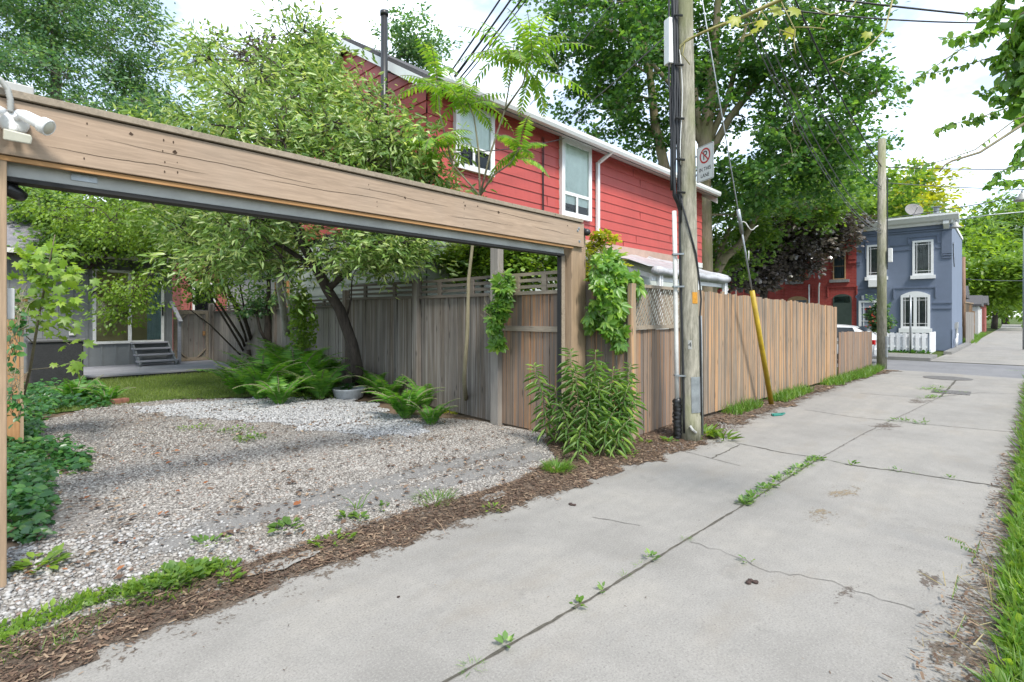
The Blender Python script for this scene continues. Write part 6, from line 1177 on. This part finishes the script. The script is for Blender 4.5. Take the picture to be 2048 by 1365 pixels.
# --- stuff: grass, ivy, gravel, litter
def scatter(inside, bb, dens, rs):
    x0, x1, y0, y1 = bb; n = int((x1-x0)*(y1-y0)*dens); X = x0+(x1-x0)*rs.rand(n); Y = y0+(y1-y0)*rs.rand(n)
    k = [i for i in range(n) if inside(X[i], Y[i])]; return X[k], Y[k]
def grass_stuff(name, inside, bb, dens, h, mat, seed, dz=0, lean=.5, tpl=BLADE, zf=None):
    rs = np.random.RandomState(seed); X, Y = scatter(inside, bb, dens, rs); n = len(X); Z = np.array([(zf or gz)(x, y)+dz for x, y in zip(X, Y)])
    D = np.stack([rs.normal(size=n)*lean, rs.normal(size=n)*lean, np.ones(n)], 1); N = rs.normal(size=(n, 3)); 
    return leafmesh(name, np.stack([X, Y, Z], 1), D, N, h*(.5+.8*rs.rand(n)), tpl, mat, None, 'stuff')
grass_stuff('lawn_grass', in_lawn, (.9, 5.4, 9.5, 14.5), 1700, .06, G['lawn'], 401)
vz = lambda x, y: .004+.06*sst(.1, 1.0, -y)
edge = lambda x: interp(RE, x)
near_v = lambda x, y: in_verge(x, y) and y < edge(x)-.05-.16*mn.noise(Vector((x*2.3, 4.0, 0)))-.05*mn.noise(Vector((x*9, y*9, 0)))
grass_stuff('verge_grass', near_v, (1.2, 8, -1.3, .1), 4200, .14, G['grass'], 402, lean=.9, zf=vz)
grass_stuff('verge_grass', near_v, (8, 17.6, -1.6, .1), 2400, .2, G['grass'], 403, lean=.55, zf=vz)
grass_stuff('verge_weeds', near_v, (1.2, 9, -1.0, .1), 2200, .075, G['grass'], 404, lean=1.2, tpl=OVAL, zf=vz)
grass_stuff('verge_weeds', near_v, (1.8, 12, -.9, .1), 420, .06, G['bright'], 430, lean=1.4, tpl=OVAL, zf=lambda x, y: vz(x, y)+.05)
grass_stuff('fence_grass', lambda x, y: in_fs(x, y) and ((8.3 < x < 9.4 and y > 3.0) or 10.1 < x < 12 and y > 2.85 or 13.2 < x < 18.2 and y > 2.45+.02*(x-13)), (7.7, 18.3, 2.3, 3.4), 1500, .17, G['grass'], 405, lean=.5, zf=lambda x, y: .01)
grass_stuff('mulch_grass', lambda x, y: in_mul(x, y) and y > 3.28-.1*sin(x*5) and x < 1.1, (-.5, 1.1, 3.1, 3.6), 2300, .06, G['grass'], 406, lean=.7)
ivp = [tuple(gnd(u, v))[:2] for u, v in ((5, 1085), (95, 1085), (105, 1010), (95, 940), (170, 950), (180, 915), (90, 900), (75, 850), (-30, 840), (-40, 1080))]
def poly_in(pl):
    def f(x, y):
        r = False; n = len(pl)
        for i in range(n):
            (x0, y0), (x1, y1) = pl[i], pl[(i+1) % n]
            if (y0 > y) != (y1 > y) and x < (x1-x0)*(y-y0)/(y1-y0)+x0: r = not r
        return r
    return f
def ground_cover(name, pl, dens, size, mat, seed, hh=.15, tpl=OVAL):
    rs = np.random.RandomState(seed); xs = [p[0] for p in pl]; ys = [p[1] for p in pl]; X, Y = scatter(poly_in(pl), (min(xs), max(xs), min(ys), max(ys)), dens, rs); n = len(X)
    Z = np.array([gz(x, y) for x, y in zip(X, Y)])+hh*rs.rand(n)*(.6+.4*np.sin(X*7)*np.cos(Y*5)); a = rs.rand(n)*2*pi
    return leafmesh(name, np.stack([X, Y, Z], 1), np.stack([np.cos(a), np.sin(a)-.3, rs.normal(size=n)*.3-.2], 1), np.stack([rs.normal(size=n)*.4, rs.normal(size=n)*.4-.4, np.ones(n)], 1), size*(.5+.8*rs.rand(n)), tpl, mat, None, 'stuff')
ground_cover('ivy_cover', ivp, 1500, .075, G['ivy'], 411, .22)
ground_cover('ivy_cover', [tuple(gnd(u, v))[:2] for u, v in ((8, 870), (60, 860), (120, 822), (225, 815), (215, 790), (60, 780), (0, 800))], 500, .09, G['ivy'], 412, .3)
ground_cover('ground_cover', [tuple(gnd(u, v))[:2] for u, v in ((575, 800), (670, 803), (680, 775), (600, 770), (560, 785))], 500, .10, G['mid'], 413, .2, LANCE)
ground_cover('ground_cover', [tuple(gnd(u, v))[:2] for u, v in ((880, 830), (960, 828), (950, 800), (880, 795))], 300, .07, G['yellow'], 414, .22)
ground_cover('ground_cover', [tuple(gnd(u, v))[:2] for u, v in ((90, 955), (175, 950), (185, 915), (130, 905))], 500, .055, G['mid'], 415, .06)
creeper('screen_ivy', 'ivy climbing the inner face of the orange screen panel', [E(25, 690, 4.4, 14, 60, .3, .4), E(30, 800, 4.3, 18, 50, .4, .4), E(40, 640, 4.6, 14, 40, .3, .4)], 90, .075, 64, G['ivy'], OVAL, face=fv)
# gravel stones
def M_stone(name, stops):
    t = NT(name); t.col(t.mix(t.mr(t.noise(t.coord(), 45, 3), .35, .65, 0, .35), t.ramp(t.island(), stops), (.2, .18, .165))); return t.set(.85, 0, .25)
W['stoneg'] = M_stone('grey_gravel_stone', [(0, (.10, .09, .08)), (.25, (.20, .186, .168)), (.65, (.30, .282, .256)), (.93, (.39, .37, .34)), (.97, (.22, .165, .13)), (1, (.18, .12, .095))])
W['stonel'] = M_stone('light_gravel_stone', [(0, (.2, .195, .185)), (.5, (.31, .305, .295)), (1, (.44, .43, .42))])
W['stonew'] = M_stone('white_gravel_stone', [(0, (.2, .205, .21)), (.5, (.33, .335, .34)), (1, (.47, .47, .47))])
ico = bpy.data.meshes.new('t'); import bmesh; bm = bmesh.new(); bmesh.ops.create_icosphere(bm, subdivisions=1, radius=1); IV = np.array([v.co[:] for v in bm.verts]); IF = np.array([[v.index for v in f.verts] for f in bm.faces]); bm.free()
OV = np.array([(1, 0, 0), (0, 1, 0), (-1, 0, 0), (0, -1, 0), (0, 0, 1), (.0, .0, -1)], float); OF = np.array([(0, 1, 4), (1, 2, 4), (2, 3, 4), (3, 0, 4), (1, 0, 5), (2, 1, 5), (3, 2, 5), (0, 3, 5)])
def stones(name, X, Y, size, mat, rs, tv, tf, bury=.25):
    n = len(X); Z = np.array([gz(x, y) for x, y in zip(X, Y)]); s = size*(.5+.9*rs.rand(n)**1.5)
    A = np.linalg.qr(rs.normal(size=(n, 3, 3)))[0]; sc = np.stack([1+.3*rs.rand(n), .75+.25*rs.rand(n), .4+.25*rs.rand(n)], 1)
    V = tv[None]*(1+.22*rs.normal(size=(n, len(tv), 1))); V = V*sc[:, None, :]; th = rs.rand(n)*2*pi; tl = rs.normal(size=n)*.35
    c, s_ = np.cos(th)[:, None], np.sin(th)[:, None]; ct, st2 = np.cos(tl)[:, None], np.sin(tl)[:, None]
    x, y, z = V[..., 0], V[..., 1]*ct-V[..., 2]*st2, V[..., 1]*st2+V[..., 2]*ct; V = np.stack([x*c-y*s_, x*s_+y*c, z], 2)*s[:, None, None]/2
    V += np.stack([X, Y, Z+s*bury*.5], 1)[:, None, :]; Fc = (tf[None]+(np.arange(n)*len(tv))[:, None, None]).reshape(-1, 3)
    return tag(put(name, np_mesh(name, V.reshape(-1, 3), Fc, mat)), kind='stuff')
rs = np.random.RandomState(500)
from mathutils import noise as mn
WHITE = [tuple(gnd(u, v))[:2] for u, v in ((255, 818), (340, 832), (430, 838), (520, 848), (570, 850), (640, 860), (700, 873), (780, 876), (838, 870), (835, 850), (775, 825), (740, 805), (700, 800), (540, 797), (420, 803))]
in_white0 = poly_in(WHITE); in_white = lambda x, y: in_white0(x+.35*mn.noise(Vector((x*3, y*3, 1))), y+.35*mn.noise(Vector((x*3, y*3, 5))))
def bare(x, y): return mn.noise(Vector((x*.9, y*1.6, 3)))*.6+mn.noise(Vector((x*3, y*3, 9)))*.25
tyre = lambda x, y: x > .3 and y < 4.7 and tyred(x, y) < .12
fn = lambda x, y: in_pad(x, y) and not in_white(x, y) and rs.rand() > .36+.56*sst(-.05, .40, bare(x, y)) and not (tyre(x, y) and rs.rand() < .8)
X, Y = scatter(fn, (-.4, 5.2, 3.2, 6.2), 8500, rs); stones('gravel', X, Y, .0215, W['stoneg'], rs, IV, IF)
X, Y = scatter(fn, (-.4, 5.2, 6.2, 10.3), 3600, rs); stones('gravel', X, Y, .027, W['stoneg'], rs, OV, OF)
X, Y = scatter(lambda x, y: in_white(x, y), (-.4, 5.4, 5, 10.6), 3600, rs); stones('white_gravel', X, Y, .036, W['stonew'], rs, OV, OF, .5)
X, Y = scatter(lambda x, y: in_pad(x, y) and (x < 1.3 and y < 4.3 and y > 3.5+.1*sin(x*4)) and rs.rand() < .8*(1-x/1.5), (-.4, 1.5, 3.3, 4.4), 3600, rs); stones('white_gravel', X, Y, .024, W['stonel'], rs, IV, IF, .5)
X, Y = scatter(lambda x, y: 5.4 < x < 7.6 and 2.75 < y < 3.35, (5.4, 7.6, 2.7, 3.4), 900, rs); stones('gravel', X, Y, .03, W['stoneg'], rs, OV, OF)
# mulch chips, dry leaves
def litter(name, inside, bb, dens, size, mat, seed, tpl=CHIP, zf=None, dz=.012, tilt=.25):
    rs = np.random.RandomState(seed); X, Y = scatter(inside, bb, dens, rs); n = len(X); a = rs.rand(n)*2*pi; Z = np.array([(zf or gz)(x, y)+dz for x, y in zip(X, Y)])+.006*rs.rand(n)
    return leafmesh(name, np.stack([X, Y, Z], 1), np.stack([np.cos(a), np.sin(a), rs.normal(size=n)*tilt*.5], 1), np.stack([rs.normal(size=n)*tilt, rs.normal(size=n)*tilt, np.ones(n)], 1), size*(.3+1.1*rs.rand(n)**2), tpl, mat, None, 'stuff')
zm = lambda x, y: gz(x, y)+.010*sst(interp(LE, x)-.05, interp(LE, x)+.35, y)
litter('wood_chips', in_mul, (-1, 7.7, 2.6, 4.1), 5200, .034, G['litter'], 601, zf=zm)
rsq = np.random.RandomState(9)
litter('wood_chips', lambda x, y: interp(LE, x)-.35 < y < interp(LE, x)+.1 and rsq.rand() < ((y-interp(LE, x)+.35)/.45)**3, (-.5, 8, 2.2, 3.2), 2600, .026, G['litter'], 602, zf=lambda x, y: 0, dz=.006)
gl = [(tuple(gnd(u, v))[:2]) for u, v in ((-40, 1290), (60, 1255), (130, 1222), (250, 1190), (340, 1165), (400, 1148), (450, 1138))]
grass_stuff('edge_grass', lambda x, y: pdist(gl, x, y) < .055+.05*mn.noise(Vector((x*7, y*7, 2))), (-.6, 1.6, 3.0, 3.7), 9000, .055, G['grass'], 420, lean=.8, dz=.01)
grass_stuff('edge_clover', lambda x, y: pdist(gl, x, y) < .06+.06*mn.noise(Vector((x*7, y*7, 7))), (-.6, 1.6, 3.0, 3.7), 3500, .035, G['bright'], 421, lean=1.2, dz=.02, tpl=OVAL)
litter('twigs', in_mul, (-1, 7.7, 2.6, 4.1), 60, .2, G['litter'], 609, STALK, zf=lambda x, y: gz(x, y)+.012, tilt=.15)
litter('dry_leaves', lambda x, y: in_fs(x, y), (7.6, 18, 2.3, 3.3), 500, .07, G['litter'], 603, KITE)
litter('dry_leaves', lambda x, y: in_pad(x, y) and rsq.rand() < .25+.75*(bare(x, y) > .12), (-.4, 5.2, 3.3, 10), 260, .05, G['litter'], 604, KITE, dz=.02)
litter('orange_leaves', lambda x, y: in_pad(x, y) and x < 2.2, (-.1, 2.2, 3.3, 7), 7, .06, G['orange'], 605, OVAL, dz=.03)
litter('dry_leaves', lambda x, y: -.22 < y-edge(x) < .10+.18*rsq.rand()*(x < 3.8), (1.5, 8, -.4, .5), 1300, .038, G['litter'], 606, CHIP, zf=lambda x, y: .008, dz=.01)
litter('specks', lambda x, y: edge(x) < y < interp(LE, x), (0.5, 9, 0, 3), 12, .012, G['litter'], 607, CHIP, zf=lambda x, y: 0, dz=.003)
litter('straw_blades', lambda x, y: -.15 < y-edge(x) < .22, (2.0, 4.2, -.2, .4), 60, .18, G['straw'], 608, STALK, zf=lambda x, y: .01, dz=.03, tilt=.6)
# --- single things on the ground
pl_ = gnd(698, 797); bp = thing('bowl_planter', 'round grey stone bowl planter at the edge of the fern bed', 'planter', pl_)
mb = MB(); mb.lathe(pl_, [(.20, 0), (.235, .03), (.275, .16), (.285, .175), (.27, .18), (.245, .165), (.21, .06), (.0001, .05)], 32); mb.build('bowl', M_plain('stone_bowl', (.52, .55, .58), .8, var=.2, scale=14, bump=.2), bp, True)
mb = MB(); mb.lathe(pl_+Vector((0, 0, .06)), [(.215, 0), (.23, .05), (.0001, .055)], 24); mb.build('soil', W['soil'], bp)
rs = np.random.RandomState(3); n = 40; a = rs.rand(n)*2*pi
leafmesh('foliage', np.array(pl_)+np.stack([np.cos(a)*.07-.05, np.sin(a)*.07, .12+.14*rs.rand(n)], 1), np.stack([np.cos(a), np.sin(a), rs.rand(n)], 1), np.stack([np.cos(a)*.3, np.sin(a)*.3, np.ones(n)], 1), .09, OVAL, G['ivy'], bp)
p = gnd(240, 808); mb = MB(); mb.obox(p+Vector((0, 0, .045)), (.1, .03, 0), (-.02, .06, 0), (0, 0, .04)); tag(mb.build('brick', M_plain('old_brick', (.30, .13, .09), .9, var=.3, scale=20), bevel=.008), 'old red brick lying at the corner of the gravel', 'brick')
p = gnd(1555, 831); mb = MB(); mb.tube([p+Vector((-.14, .02, .012)), p+Vector((-.05, .07, .016)), p+Vector((.08, .02, .012)), p+Vector((.2, -.05, .012)), p+Vector((.02, -.06, .012)), p+Vector((-.14, .02, .012))], .011, 6); mb.add([p+Vector((-.13, .01, .014)), p+Vector((.0, -.05, .014)), p+Vector((.12, -.02, .02)), p+Vector((.0, .05, .018))], [(0, 1, 2, 3)])
tag(mb.build('plastic_strip', M_plain('teal_plastic', (.01, .22, .17), .4)), 'crumpled teal plastic strip lying near the foot of the yellow guard', 'plastic strip')
W['clod'] = M_plain('brown_clod', (.06, .035, .028), .9, var=.5, scale=40, bump=.5)
for k, (u, v, s, lab) in enumerate(((1502, 1166, .026, 'brown clump of dirt lying alone on the concrete lane'), (1142, 1012, .024, 'pair of brown dirt clumps on the lane near the mulch edge'), (790, 1197, .013, 'small dark grey pebble on the lane below the mulch'))):
    p = gnd(u, v); mb = MB(); rs2 = random.Random(k)
    for q in range(3 if k < 2 else 1):
        c = p+Vector((rs2.gauss(0, s*.6), rs2.gauss(0, s*.6), s*.25)); mb.add([c+Vector((x*s*.7*(1+.3*rs2.random()), y*s*.6*(1+.3*rs2.random()), z*s*.4)) for x, y, z in IV], [tuple(f) for f in IF])
    tag(mb.build('clod', W['clod'], None, False), lab, 'clod')
# leafy edging of the picket fence and rose bush
b = at(1785, 640, 24.8); tree('rose_bush', 'climbing rose bush with red blooms left of the ground floor window', [(26.6, 3.85, 0), (26.6, 3.86, .8), (26.7, 3.9, 1.5)], [.05, .04, .02], [((Vector((26.7, 3.95, 1.35)), .42, .85, 22, .6))], OVAL, .12, 90, G['dark'], B2, 71, cr=.2, cat='bush')
rs = np.random.RandomState(4); n = 60; P = np.array([26.5, 3.95, 1.35])+rs.normal(size=(n, 3))*np.array([.22, .2, .4]); leafmesh('blooms', P, rdir(n), rdir(n), .1, OVAL, M_leaf('red_petal', (.4, .03, .02), (.5, .06, .03), (.5, .1, .05), .2), [o for o in SC.objects if o.name.startswith('rose_bush')][0])
for k in range(9):
    y = 2.3+.33*k; rosette('weed', 'green weeds growing along the foot of the white board fence', Vector((25.5, y, .1)), 26, .16, G['ivy'], 700+k, OVAL, .8, .16, 'weeds below the white fence')
grass_stuff('far_grass', lambda x, y: True, (39, 60, 1.25, 2.0), 120, .25, G['grass'], 409, zf=lambda x, y: 0)
